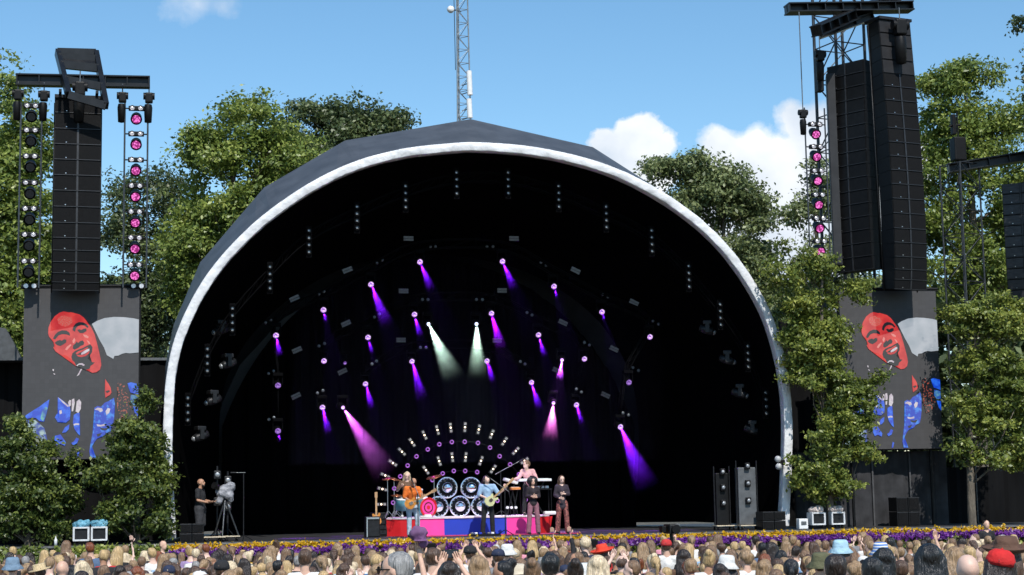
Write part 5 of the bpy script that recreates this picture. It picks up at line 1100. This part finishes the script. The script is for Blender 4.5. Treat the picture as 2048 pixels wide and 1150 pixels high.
a = MB(); a.bbox((0, 0, .35), (.5, .4, .7), .02); a.build('case', BLK, o)
for k in range(4): a = MB(); a.box((0, -.21, .12+k*.15), (.42, .02, .11)); a.build('panel', DRK, o)
o = thing('teddy', 'white guitar case lying on the platform right of the keyboards', 'case', W(uV(1100, 3.0), 3.0, TOPZ)); o.name = 'guitar_case'
a = MB(); a.bbox((0, 0, .06), (.36, .22, .11), .04); a.build('shell', WHT, o)
# ---------------------------------------------------------------- side of stage
def sub_stack(label, px, v, nx, nz, w_, h_, mat=BLK, rz=0, z=DECK, grp='stacks of bass speakers'):
    r = thing('speaker_stack', label, 'speaker stack', W(uV(px, v), v, z), rz=ANG+R(rz), group=grp)
    for i in range(nx):
        for k in range(nz):
            a = MB(); x = (i-(nx-1)/2)*w_; a.bbox((x, .3, h_*(k+.5)), (w_-.015, .6, h_-.012), .012); b = a.build('cabinet', mat, r)
            a = MB(); a.box((x, -.006, h_*(k+.5)+.01), (w_-.09, .016, h_-.09)); a.build('grille', GRILLE, b)
            a = MB(); a.box((x, -.004, h_*(k+1)-.024), (w_-.02, .02, .016)); a.build('lip', TRIM, b)
    return r
sub_stack('stack of four black bass speakers at the foot of the left side of the arch', 384, .35, 2, 2, .33, .26)
sub_stack('stack of four black bass speakers at the foot of the right side of the arch', 1549, .5, 2, 2, .36, .27)
sub_stack('black speaker stack in front of the grey boards under the right video screen', 1818, 1.6, 2, 2, .38, .44)
def stand_light(px, v, h, label, grp='lamp stands at the sides of the stage', lamps=2):
    r = thing('lamp_stand', label, 'lamp stand', W(uV(px, v), v, DECK), group=grp)
    a = MB(); a.cyl((0, 0, .05), (0, 0, h), .03); a.build('pole', DRK, r)
    for k in range(3): q = 2*math.pi*k/3+.5; a = MB(); a.cyl((0, 0, .35), (.3*math.cos(q), .3*math.sin(q), .02), .018, n=6); a.build('leg', DRK, r)
    for k in range(lamps):
        z = h-.25-k*.75; a = MB(); a.bbox((0, -.06, z), (.2, .16, .24), .03); l = a.build('lamp', DRK, r); a = MB(); a.ball((0, -.15, z), (.075, .03, .075), 12); a.build('lens', LENSW, l)
    return r
stand_light(434, 1.9, 2.1, 'tall lamp stand beside the draped camera, left one')
stand_light(455, 2.3, 1.95, 'lamp stand just behind the draped camera')
mic_stand('tall thin microphone stand right of the draped camera', W(uV(487, 1.6), 1.6, DECK), (-.2, 0, 1.9), straight=True)
o = thing('draped_camera', 'studio camera under a grey rain cover on a tripod at the left of the stage', 'camera', W(uV(450, 1.2), 1.2, DECK))
a = MB(); cap(a, (-.12, 0, 1.35), (.14, 0, 1.5), .16, .15); cap(a, (.1, 0, 1.3), (.16, 0, 1.15), .16, .1); cap(a, (-.1, 0, 1.3), (-.16, 0, 1.1), .1, .07)
link_mesh('rain_cover', remesh(a, .03, disp=.05, dscale=5), M('rain_cover', (.28, .28, .30), .5, var=.3, bump=.8, bscale=9), o)
for k in range(3): q = 2*math.pi*k/3+.3; a = MB(); a.cyl((0, 0, 1.15), (.42*math.cos(q), .42*math.sin(q), .1), .028, .02); a.build('leg', GRY2, o)
a = MB(); a.cyl((-.2, -.1, 1.5), (-.32, -.2, 1.55), .08, .1, n=12); a.build('lens', BLK, o)
def dolly(px, v, w_, label):
    r = thing('dolly', label, 'dolly', W(uV(px, v), v, DECK), group='low wheeled boards at the stage sides')
    a = MB(); a.bbox((0, 0, .13), (w_, .5, .03), .008); a.build('board', M('pale_plywood', (.50, .42, .30), .6, var=.2), r)
    for sx in (-1, 1):
        for sy in (-1, 1): a = MB(); x = sx*(w_/2-.07); a.cyl((x-.015, sy*.18, .055), (x+.015, sy*.18, .055), .05, n=12); a.box((x, sy*.18, .1), (.04, .04, .05)); a.build('wheel', BLK, r)
dolly(428, .9, .62, 'low pale board on wheels in front of the stage hand'); dolly(458, 1.5, .6, 'low pale board on wheels under the draped camera'); dolly(1448, 1.7, .62, 'low pale board on wheels under the left of two right hand racks'); dolly(1498, 1.3, .68, 'low pale board on wheels under the right of two right hand racks')
def rack(px, v, w_, h, label, mat):
    r = thing('lighting_rack', label, 'rack', W(uV(px, v), v, DECK+.147), group='upright racks at the right of the stage')
    a = MB(); a.bbox((0, .1, h/2), (w_, .3, h), .03); a.build('panel', mat, r)
    for s in (-1, 1): a = MB(); a.cyl((s*(w_/2+.04), 0, 0), (s*(w_/2+.04), 0, h+.2), .02); a.build('post', DRK, r)
    for k in range(3):
        a = MB(); z = h*(.42+.3*k); a.bbox((0, -.1, z), (.16, .12, .2), .03); l = a.build('lamp', BLK, r); a = MB(); a.ball((0, -.165, z), (.06, .03, .06), 10); a.build('lens', LENSW, l)
RKM = M('rack_grey', (.09, .095, .10), .55, .1, var=.2)
rack(1446, 1.7, .4, 1.55, 'dark upright lamp rack, the left one of two at the right of the stage', BLK); rack(1496, 1.3, .56, 1.7, 'grey panelled upright rack, the right one of two at the right of the stage', RKM)
o = thing('pair_of_lamps', 'two round lamps fixed to the right foot of the arch', 'stage light', pw(1556, 925, .9)); o.name = 'arch_lamp'
for i, z in enumerate((.1, -.12)): a = MB(); a.ball((-.02+.02*i, -.05, z), .1, 12); a.build('globe', M('frosted', (.45, .46, .47), .4, var=.2), o)
a = MB(); a.bbox((.12, .05, 0), (.2, .15, .16), .02); a.build('bracket', BLK, o)
def cart(px, v, label, cover, grp='covered cases on wheels beside the stage', wm=None):
    r = thing('wheeled_case', label, 'flight case', W(uV(px, v), v, DECK), group=grp)
    wm = wm or M('case_white', (.60, .61, .62), .5, var=.15)
    a = MB()
    for x in (-.19, .19): a.bbox((x, 0, .30), (.05, .42, .36), .01)
    for z in (.135, .465): a.bbox((0, 0, z), (.42, .42, .045), .01)
    a.build('frame', wm, r); a = MB(); a.box((0, .02, .30), (.33, .36, .3)); a.build('case_panel', DRK, r)
    for s in (-1, 1): a = MB(); a.cyl((s*.15-.02, -.12, .055), (s*.15+.02, -.12, .055), .05, n=12); a.box((s*.15, -.12, .09), (.04, .05, .06)); a.build('wheel', BLK, r)
    a = MB(); a.ball((0, 0, .55), (.22, .2, .12), 14); a.ball((.1, -.03, .58), (.14, .12, .1), 10); a.ball((-.12, .0, .56), (.13, .14, .09), 10); link_mesh('cover', remesh(a, .02, disp=.04, dscale=9, seed=px), cover, r)
    return r
BC = M('blue_tarpaulin', (.12, .33, .44), .4, var=.45, scale=8, bump=.8, bscale=18); WC = M('pale_wrap', (.5, .42, .38), .5, var=.4, scale=9, bump=.8)
cart(163, .1, 'white framed wheeled case under a blue plastic cover, left one of the two at left', BC); cart(199, .1, 'white framed wheeled case under a blue plastic cover, right one of the two at left', BC)
cart(1633, .5, 'white framed wheeled case with a pale cover, left one of the two at right', WC); cart(1672, .5, 'white framed wheeled case with a pale cover, right one of the two at right', WC)
o = thing('white_box', 'small white plastic box beside the wheeled cases at right', 'box', W(uV(1607, .4), .4, DECK))
a = MB(); a.bbox((0, .1, .16), (.28, .25, .3), .02); a.build('shell', WHT, o); a = MB(); a.box((0, -.03, .18), (.16, .02, .1)); a.build('vent', GRY, o)
o = thing('water_bottle', 'clear bottle standing on the stage edge at left', 'bottle', W(uV(112, .1), .1, DECK))
a = MB(); a.lathe([(0, 0), (.04, 0), (.042, .16), (.015, .21), (.015, .24), (0, .24)], n=12); a.build('bottle_body', WHT, o)
for i, px in enumerate((848, 1172)):
    o = thing('monitor_wedge', 'black box speaker sunk in the flower band, %s of the centre singer' % ('left', 'right')[i], 'speaker', W(uV(px, -.7), -.75, 1.15), group='black boxes in the flower band')
    a = MB(); a.bbox((0, .2, .2), (.62, .5, .46), .02); a.build('cabinet', BLK, o); a = MB(); a.box((0, -.06, .2), (.55, .02, .38)); a.build('grille', GRILLE, o)
# ---------------------------------------------------------------- crowd
STRIPE = bpy.data.materials.new('striped_cloth'); STRIPE.use_nodes = True
def _stripe(m, c1, c2, sc_):
    t = m.node_tree; b = t.nodes['Principled BSDF']; w_ = t.nodes.new('ShaderNodeTexWave'); w_.bands_direction = 'Z'; w_.inputs['Scale'].default_value = sc_; w_.inputs['Distortion'].default_value = .6
    c = t.nodes.new('ShaderNodeTexCoord'); t.links.new(c.outputs['Object'], w_.inputs[0]); r = t.nodes.new('ShaderNodeValToRGB'); r.color_ramp.interpolation = 'CONSTANT'; r.color_ramp.elements[0].color = (*c1, 1); r.color_ramp.elements[1].position = .5; r.color_ramp.elements[1].color = (*c2, 1)
    t.links.new(w_.outputs[0], r.inputs[0]); t.links.new(r.outputs[0], b.inputs['Base Color']); b.inputs['Roughness'].default_value = .85
_stripe(STRIPE, (.02, .02, .025), (.6, .6, .58), 9)
HATSTR = bpy.data.materials.new('striped_hat_cloth'); HATSTR.use_nodes = True; _stripe(HATSTR, (.03, .16, .5), (.7, .7, .68), 8)
STRAW = M('straw', (.55, .42, .24), .8, var=.2, scale=40, bump=.4)
BAND = CLOTH['black']
POS = [pose(hr=(0, 0, 0)), pose(head=(.03, -.02, 1.61), hr=(4, 12, 20)), pose(head=(-.03, -.01, 1.61), hr=(2, -10, -28)), pose(head=(0, -.03, 1.61), hr=(10, 0, 4)),
       pose(ell=(.30, -.22, 1.40), elr=(-.29, -.22, 1.40), wrl=(.10, -.34, 1.68), wrr=(-.10, -.34, 1.68), hdl=(-.4, -.1, 1), hdr=(.4, -.1, 1)), pose(elr=(-.26, -.05, 1.68), wrr=(-.20, -.10, 1.95), hdr=(.1, -.1, 1), hr=(0, 0, 10)), pose(head=(0, -.01, 1.62), hr=(0, 0, 75))]
STY = ['short', 'long', 'mid', 'bun', 'ponytail', 'curly', 'wavy', 'braids', 'thin']
class Proto: pass
def mk_protos(vb, vs, vh, nposes, hi):
    out = []
    for i, P in enumerate(POS[:nposes]):
        p = Proto(); p.P = P; p.body = body_mesh(P, vb, .97, legs=hi, hands=True); p.hair = {}
        p.shirt = [shirt_mesh(P, vs, .97, sl, loose=.014, low=lo) for sl, lo in ((.55, 0), (.06, 0), (1.7, 0))]
        p.tr = trouser_mesh(P, .03, .97) if hi else None
        out.append(p)
    return out
PR = mk_protos(.019, .022, .02, 7, True)
def get_hair(p, st, vox=.018):
    if (st, vox) not in p.hair: p.hair[(st, vox)] = hair_mesh(p.P, st, vox, seed=len(p.hair))
    return p.hair[(st, vox)]
hatmeshes = {}
def get_hat(pi, st):
    if (pi, st) not in hatmeshes: o = hat_mesh(PR[pi].P, st).build('hat', CLOTH['white']); me = o.data; bpy.data.objects.remove(o); hatmeshes[(pi, st)] = me
    return hatmeshes[(pi, st)]
def setmat(o, m):
    if len(o.data.materials) == 0: o.data.materials.append(m)
    o.material_slots[0].link = 'OBJECT'; o.material_slots[0].material = m
lk = sc.collection.objects.link
def part(name, me, m, r, ch=None): o = bpy.data.objects.new(name, me); lk(o); o.parent = r; setmat(o, m); return o
GRP = 'people watching in the crowd'
def fan(loc, rz, s, pi, st, hc, skin, top, sh=0, hat=None, hatm=None, tr='denim', label='', topm=None, glasses=False, phone=False, grp=GRP):
    r = thing('person', label, 'person', loc, rz=rz, group=grp); r.scale = (s*rng.uniform(.95, 1.06), s, s); p = PR[pi]
    part('body', p.body, SKIN[skin], r); part('shirt', p.shirt[sh], topm or CLOTH[top], r); part('trousers', p.tr, CLOTH[tr], r)
    if st: part('hair', get_hair(p, st), HAIR[hc], r)
    if hat: part('hat', get_hat(pi, hat), hatm, r)
    if hat == 'boater': 
        q = headrot(p.P); a = MB(); a.lathe([(.1, .0), (.098, .03)], c=p.P['head']+q @ V(0, .02, .065), rot=q @ Matrix.Rotation(R(-6), 3, 'X'), n=24); a.build('hat_band', BAND, r)
    if glasses:
        h = p.P['head']; q = headrot(p.P); a = MB()
        for e in (-1, 1): a.cyl(h+q @ V(e*.034, -.098, .01), h+q @ V(e*.034, -.103, .01), .026, n=12); a.box(h+q @ V(e*.076, -.05, .015), (.006, .11, .008), rot=q)
        a.box(h+q @ V(0, -.101, .012), (.03, .006, .006), rot=q); a.build('glasses', BLK, r)
    return r
def top_at(px, py, d):
    p = at(px, py, d); return p
placed = []
def key(label, px, py, d, pi=0, st='short', hc='brown', skin='light', top='white', sh=0, hat=None, hatm=None, turn=0, hh=1.745, **k):
    p = at(px, py, d); gz = zg(d); s = (p.z-gz)/hh; s2 = min(1.14, max(.86, s)); z = p.z-hh*s2
    placed.append((p.x, d)); o = fan(Vector((p.x, d, z)), math.pi+math.atan2(-p.x*.3, d)*0+R(turn), s2, pi, st, hc, skin, top, sh, hat, hatm, label=label, grp=None, **k); return o
key('grey haired man with glasses in profile at the bottom left of centre', 790, 1104, 11.6, 6, 'short', 'grey', 'light', 'white', glasses=True)
key('man with neat dark brown hair at the bottom right under the leafy tree', 1669, 1108, 13.8, 0, 'short', 'dark_brown', 'light', 'navy')
key('man with black hair beside the man with neat dark brown hair', 1743, 1113, 14.3, 3, 'short', 'black', 'tan', 'blue')
key('person with very thick tall black hair at the bottom right', 1856, 1087, 11.6, 0, 'wavy', 'black', 'tan', 'light_blue')
key('bald man between the black haired person and the red cap', 1934, 1113, 12.6, 0, None, 'brown', 'fair', 'beige', hh=1.725)
key('man in a red cap over dark hair, wearing a black and white striped shirt', 1990, 1090, 12.3, 2, 'mid', 'dark_brown', 'light', 'black', hat='cap', hatm=cloth('bright_red', (.55, .015, .015)), topm=STRIPE, turn=20, hh=1.77)
key('person in a plain blue shirt just behind the bald man', 1908, 1092, 15.5, 3, 'mid', 'dark_blonde', 'fair', 'denim', topm=cloth('mid_blue', (.10, .22, .42)))
key('person in a wide brown hat and white shirt at the right edge', 2010, 1069, 17, 0, 'mid', 'brown', 'light', 'white', hat='wide', hatm=cloth('brown_felt', (.11, .055, .035)), hh=1.78)
key('person with a light blue bucket hat under the leafy tree at right', 1680, 1077, 26, 0, 'mid', 'brown', 'light', 'white', hat='bucket', hatm=cloth('pale_blue_knit', (.36, .55, .66)), hh=1.78)
key('long blonde hair under a blue and white striped bucket hat', 1760, 1082, 26, 0, 'long', 'blonde', 'fair', 'cream', hat='bucket', hatm=HATSTR, hh=1.78)
key('person in a straw boater hat with a black band at the bottom left', 84, 1121, 27, 1, 'short', 'brown', 'light', 'black', hat='boater', hatm=STRAW, hh=1.79)
key('bald man at the bottom left near the straw boater', 125, 1124, 25, 0, None, 'brown', 'light', 'grey', hh=1.725)
key('person in a dusty blue bucket hat at the left edge', 26, 1112, 27, 0, 'short', 'brown', 'light', 'white', hat='bucket', hatm=cloth('dusty_blue', (.16, .24, .33)), hh=1.78)
key('person in a black cap and black shirt at lower left', 444, 1117, 24, 0, 'short', 'brown', 'light', 'black', hat='cap', hatm=CLOTH['black'], hh=1.77)
key('person in a bright red cap below the camera operator', 1332, 1076, 33, 0, 'short', 'brown', 'light', 'white', hat='cap', hatm=CLOTH['red'], hh=1.77)
key('woman in a floppy red sun hat right of the striped platform', 1208, 1085, 31, 1, 'mid', 'brown', 'light', 'red', hat='wide', hatm=cloth('scarlet', (.7, .05, .02)), hh=1.78)
key('person in a white bucket hat below the centre singer', 1014, 1086, 31, 0, 'short', 'brown', 'light', 'white', hat='bucket', hatm=CLOTH['white'], hh=1.78)
capper = key('person in a black cap holding up a phone below the drums', 940, 1088, 29, 4, 'short', 'brown', 'light', 'white', hat='cap', hatm=CLOTH['black'], hh=1.77)
key('person in a navy cap below the centre singer', 996, 1094, 28, 3, 'short', 'brown', 'light', 'grey', hat='cap', hatm=CLOTH['navy'], hh=1.77)
key('person in an olive bucket hat beside the light blue bucket hat', 1640, 1102, 22, 0, 'short', 'brown', 'light', 'olive', hat='bucket', hatm=CLOTH['olive'], hh=1.78)
key('woman with dark tied hair in profile at the bottom centre', 1003, 1112, 17, 6, 'bun', 'black', 'tan', 'cream', hh=1.79)
key('woman with a high light brown bun at the bottom centre', 1064, 1110, 16.5, 0, 'bun', 'light_brown', 'light', 'white', sh=1, hh=1.79)
key('man with short black hair right of the high brown bun', 1100, 1107, 17, 0, 'short', 'black', 'light', 'white')
key('woman with a dark brown bun right of the short black haired man', 1150, 1111, 17, 0, 'bun', 'dark_brown', 'light', 'black', sh=1, hh=1.79)
key('woman with long blonde hair at the bottom centre, left of the profile woman', 962, 1108, 18, 1, 'long', 'dark_blonde', 'light', 'cream', sh=1)
key('woman with pale blonde hair at bottom right of centre', 1195, 1110, 18, 0, 'wavy', 'pale_blonde', 'fair', 'white', sh=1)
key('man in a white t-shirt left of centre', 610, 1098, 24, 0, 'short', 'brown', 'light', 'white')
key('man in a white t-shirt right of the grey haired man with glasses', 865, 1095, 22, 0, 'short', 'brown', 'light', 'white')
pk_ = key('person filming with both arms raised at the bottom, left of centre', 898, 1122, 17, 4, 'mid', 'dark_brown', 'light', 'black')
def phone(o_, label):
    q_ = o_.scale.y; ph = thing('phone', label, 'phone', o_.location+Vector((0, .355*q_, 1.80*q_)), rz=0)
    a = MB(); a.bbox((0, 0, 0), (.17, .011, .085), .004); a.build('case', BLK, ph); a = MB(); a.box((0, -.007, 0), (.155, .003, .074)); a.build('display', M('phone_glass', (.03, .04, .05), .08), ph)
phone(pk_, 'black phone held up in both hands by the person filming at bottom left of centre')
phone(capper, 'black phone held up by the person in a black cap below the drums')
ra = key('person with one arm raised holding a purple cap, left of centre', 797, 1160, 15.5, 5, 'mid', 'brown', 'light', 'black', sh=1)
cp = thing('purple_cap', 'crumpled purple cap held up by a raised hand in front of the drums', 'cap', ra.location+Vector((.19, .12, 2.08))*ra.scale.y if False else ra.location+Vector((.19, .12, 2.08))*ra.scale.y, rz=0)
a = MB(); a.ball((0, 0, .08), (.085, .075, .08), 14); a.ball((.03, 0, .02), (.055, .05, .06), 10); link_mesh('crown', remesh(a, .018, disp=.03, dscale=10), M('purple_cloth', (.17, .08, .18), .9, var=.3, bump=.6), cp)
a = MB(); a.bbox((.02, -.08, .03), (.12, .09, .014), .006); a.build('brim', MATS['purple_cloth'], cp)
# people facing the crowd in front of the stage
def plain(label, px, py, d, turn, **k):
    p = at(px, py, d); o = fan(Vector((p.x, d, p.z-1.745)), R(turn), 1., 0, label=label, grp=None, **k); return o
plain('bearded man in black facing the crowd in front of the flowers at right', 1972, 1040, 45.8, 10, st='short', hc='dark_brown', skin='light', top='black', sh=0)
plain('man in a dark shirt standing by the left end of the flower band', 326, 1081, 42.6, 60, st='thin', hc='light_brown', skin='light', top='navy', sh=0)
o = thing('broadcast_camera', 'dark broadcast camera on a stand in front of the flower band', 'camera', W(uV(1342, -2.2), -2.2, 0))
a = MB(); z = uz(1342, 1058, -2.2)[1]; a.bbox((0, 0, z), (.26, .62, .26), .03); a.build('camera_body', DRK, o)
a = MB(); a.cyl((0, -.3, z), (0, -.5, z), .09, .12, n=14); a.build('lens', BLK, o); a = MB(); a.bbox((.2, .1, z+.08), (.14, .16, .12), .02); a.build('viewfinder', GRY, o)
a = MB(); a.bbox((-.24, .0, z), (.12, .3, .18), .02); a.build('battery', BLK, o)
a = MB(); a.cyl((0, 0, .05), (0, 0, z-.13), .05); a.build('column', DRK, o)
for k in range(3): q = 2*math.pi*k/3; a = MB(); a.cyl((0, 0, .5), (.5*math.cos(q), .5*math.sin(q), .02), .025); a.build('leg', DRK, o)
o = fan(W(uV(1352, -2.0), -1.6, .0)+Vector((.05, 0, .0)), ANG, .98, 3, 'short', 'brown', 'light', 'black', label='camera operator in black behind the broadcast camera', grp=None)
# the field of people
cand = []
d = 18.0
while d < 38.5:
    half = .307*d+.5; sp = .55 if d < 30 else .50; x = -half+rng.uniform(0, sp)
    while x < half:
        if d > 21.3 or rng.uniform() < .35: cand.append((x+rng.normal()*.09, d+rng.normal()*.16))
        x += sp*rng.uniform(.85, 1.3)
    d += .72 if d < 30 else .68
sel = [c for c in cand if all((c[0]-q[0])**2+(c[1]-q[1])**2 > .30**2 and not (abs(c[0]/c[1]-q[0]/q[1])*3400 < 17 and c[1] < q[1] and q[1]-c[1] < 5) for q in placed)]
sel.sort(key=lambda c: c[1])
HC = ['blonde', 'pale_blonde', 'dark_blonde', 'light_brown', 'brown', 'dark_brown', 'black', 'grey', 'white', 'red']; HW = np.array([.13, .07, .2, .2, .19, .10, .04, .035, .015, .02]); HW /= HW.sum()
SW = np.array([.27, .19, .12, .09, .09, .06, .1, .02, .06]); SW /= SW.sum()
TOPS = ['white', 'cream', 'black', 'navy', 'grey', 'beige', 'pink', 'light_blue', 'blue', 'red', 'olive', 'green', 'mustard', 'lilac', 'brown', 'denim']; TW = np.array([.32, .15, .13, .05, .04, .09, .05, .05, .02, .015, .02, .01, .015, .02, .02, .02]); TW /= TW.sum()
def rnd():
    st = STY[rng.choice(9, p=SW)]; hc = HC[rng.choice(10, p=HW)]
    if st in ('long', 'wavy', 'braids', 'ponytail', 'mid') and hc in ('grey', 'white'): hc = 'dark_blonde'
    pi = int(rng.choice(7, p=[.32, .19, .185, .16, .006, .004, .135]))
    sh = int(rng.choice(3, p=[.5, .36, .14])) if st not in ('short', 'thin') else int(rng.choice(3, p=[.82, .06, .12]))
    hat = None; hm = None
    q = rng.uniform()
    if q < .045: hat, hm = 'bucket', ['white', 'cream', 'beige', 'lilac'][rng.integers(4)]
    elif q < .115: hat, hm = 'cap', ['black', 'white', 'navy', 'beige', 'green'][rng.integers(5)]
    elif q < .135: hat, hm = 'wide', ['cream', 'white', 'beige'][rng.integers(3)]
    if hat and st in ('bun', 'curly'): st = 'mid'
    if st == 'short' and rng.uniform() < .05 and not hat: st = None
    sk = ['fair', 'light', 'tan', 'brown'][rng.choice(4, p=[.36, .45, .16, .03])]
    return pi, st, hc, sk, TOPS[rng.choice(16, p=TW)], sh, hat, hm
ZONES = [(330, 'under the left video screen'), (560, 'under the left of the arch'), (760, 'left of the striped platform'), (900, 'under the drums'), (1010, 'under the centre singer'), (1140, 'under the backing singers'), (1350, 'right of the striped platform'), (1590, 'under the right of the arch'), (1850, 'under the right video screen'), (9999, 'at the far right')]
NM = {'pale_blonde': 'pale blonde', 'dark_blonde': 'dark blonde', 'light_brown': 'light brown', 'dark_brown': 'dark brown', 'light_blue': 'light blue'}
MAXI = 300-len(placed)-3; labs = {}; objs = []
for i, (x, y) in enumerate(sel[:MAXI]):
    pi, st, hc, sk, top, sh, hat, hm = rnd(); hgt = rng.normal(.985, .055); rz = math.pi+rng.normal()*R(13)+R(6)-math.atan2(x, y)*.3
    sw = {'short': 'short %s hair', 'thin': 'thin %s hair', 'long': 'long %s hair', 'mid': 'shoulder length %s hair', 'wavy': 'wavy %s hair', 'bun': '%s bun', 'ponytail': '%s ponytail', 'curly': 'curly %s hair', 'braids': '%s braids', None: 'bald head'}[st]
    if '%s' in sw: sw = sw % NM.get(hc, hc)
    px = 1024+x/y*F; zn = next(z for a_, z in ZONES if px < a_)
    if y < 24: row = 'near rows'
    elif y < 27: row = 'middle rows'
    else: row = 'farther rows'
    if hat: sw = '%s %s' % (hm, {'bucket': 'bucket hat', 'cap': 'cap', 'wide': 'sun hat'}[hat])
    lb = '%s and %s top, %s %s' % (sw, NM.get(top, top), row, zn)
    o = fan(Vector((x, y, zg(y))), rz, hgt, pi, st, hc, sk, top, sh, hat, CLOTH[hm] if hm else None, tr=['denim', 'black', 'beige', 'white', 'navy'][rng.integers(5)], label=lb)
    labs.setdefault(lb, []).append((px, o)); 
for lb, L_ in labs.items():
    if len(L_) > 1:
        L_.sort(key=lambda t: t[0])
        for k, (_, o) in enumerate(L_):
            o['label'] = '%s, %s from left' % (lb, ORD[k])
            if len(o['label'].split()) > 16: o['label'] = o['label'].replace(' hair', '').replace('from left', 'from left').replace('farther rows', 'far rows')
            if len(o['label'].split()) > 16: o['label'] = o['label'].replace(' and ', ', ').replace('striped platform', 'platform').replace('backing singers', 'singers').replace('shoulder length', 'midlength').replace('under the left of the arch', 'under left of arch').replace('under the right of the arch', 'under right of arch').replace('left video', 'left')
# the rest, a mass near the stage
far = sel[MAXI:]
allm = [SKIN[k] for k in SKIN]+[CLOTH[k] for k in TOPS]+[HAIR[k] for k in HC]; mi_ = {m.name: i for i, m in enumerate(allm)}
LOW = []
for i, P in enumerate(POS):
    LOW.append((body_mesh(P, .042, .97, legs=False), [shirt_mesh(P, .05, .97, sl, loose=.02) for sl in (.55, .06, 1.7)], {s_: hair_mesh(P, s_, .04, seed=i) for s_ in ('short', 'long', 'mid', 'bun', 'ponytail', 'curly', 'wavy')}))
def arr(me):
    me.calc_loop_triangles(); n = len(me.vertices); v = np.empty(n*3, np.float32); me.vertices.foreach_get('co', v); t = np.empty(len(me.loop_triangles)*3, np.int32); me.loop_triangles.foreach_get('vertices', t); return v.reshape(-1, 3), t
cache = {}
VV = []; TT = []; MM = []; base = 0
for x, y in far:
    pi, st, hc, sk, top, sh, hat, hm = rnd(); s = rng.normal(.985, .055); rz = math.pi+rng.normal()*R(13)+R(6)
    st = st if st in LOW[0][2] else 'short'
    rot = np.array(Matrix.Rotation(rz, 3, 'Z'))
    for me, m in ((LOW[pi][0], SKIN[sk]), (LOW[pi][1][sh], CLOTH[top]), (LOW[pi][2][st], HAIR[hc])):
        if me.name not in cache: cache[me.name] = arr(me)
        v, t = cache[me.name]; VV.append((v*s) @ rot.T+np.array((x, y, zg(y)))); TT.append(t+base); MM.append(np.full(len(t)//3, mi_[m.name], np.int32)); base += len(v)
V_ = np.vstack(VV).astype(np.float32); T_ = np.concatenate(TT).astype(np.int32); M_ = np.concatenate(MM)
me = bpy.data.meshes.new('crowd'); me.vertices.add(len(V_)); me.vertices.foreach_set('co', V_.reshape(-1)); me.loops.add(len(T_)); me.loops.foreach_set('vertex_index', T_)
me.polygons.add(len(M_)); me.polygons.foreach_set('loop_start', np.arange(0, len(T_), 3, dtype=np.int32)); 
for m in allm: me.materials.append(m)
me.polygons.foreach_set('material_index', M_); me.polygons.foreach_set('use_smooth', np.ones(len(M_), bool)); me.update(calc_edges=True)
o = bpy.data.objects.new('crowd', me); lk(o); tag(o, 'dense crowd of people close to the flower band in front of the stage', 'crowd', kind='stuff')
print('people', len(sel), 'far', len(far), 'faces', len(M_))
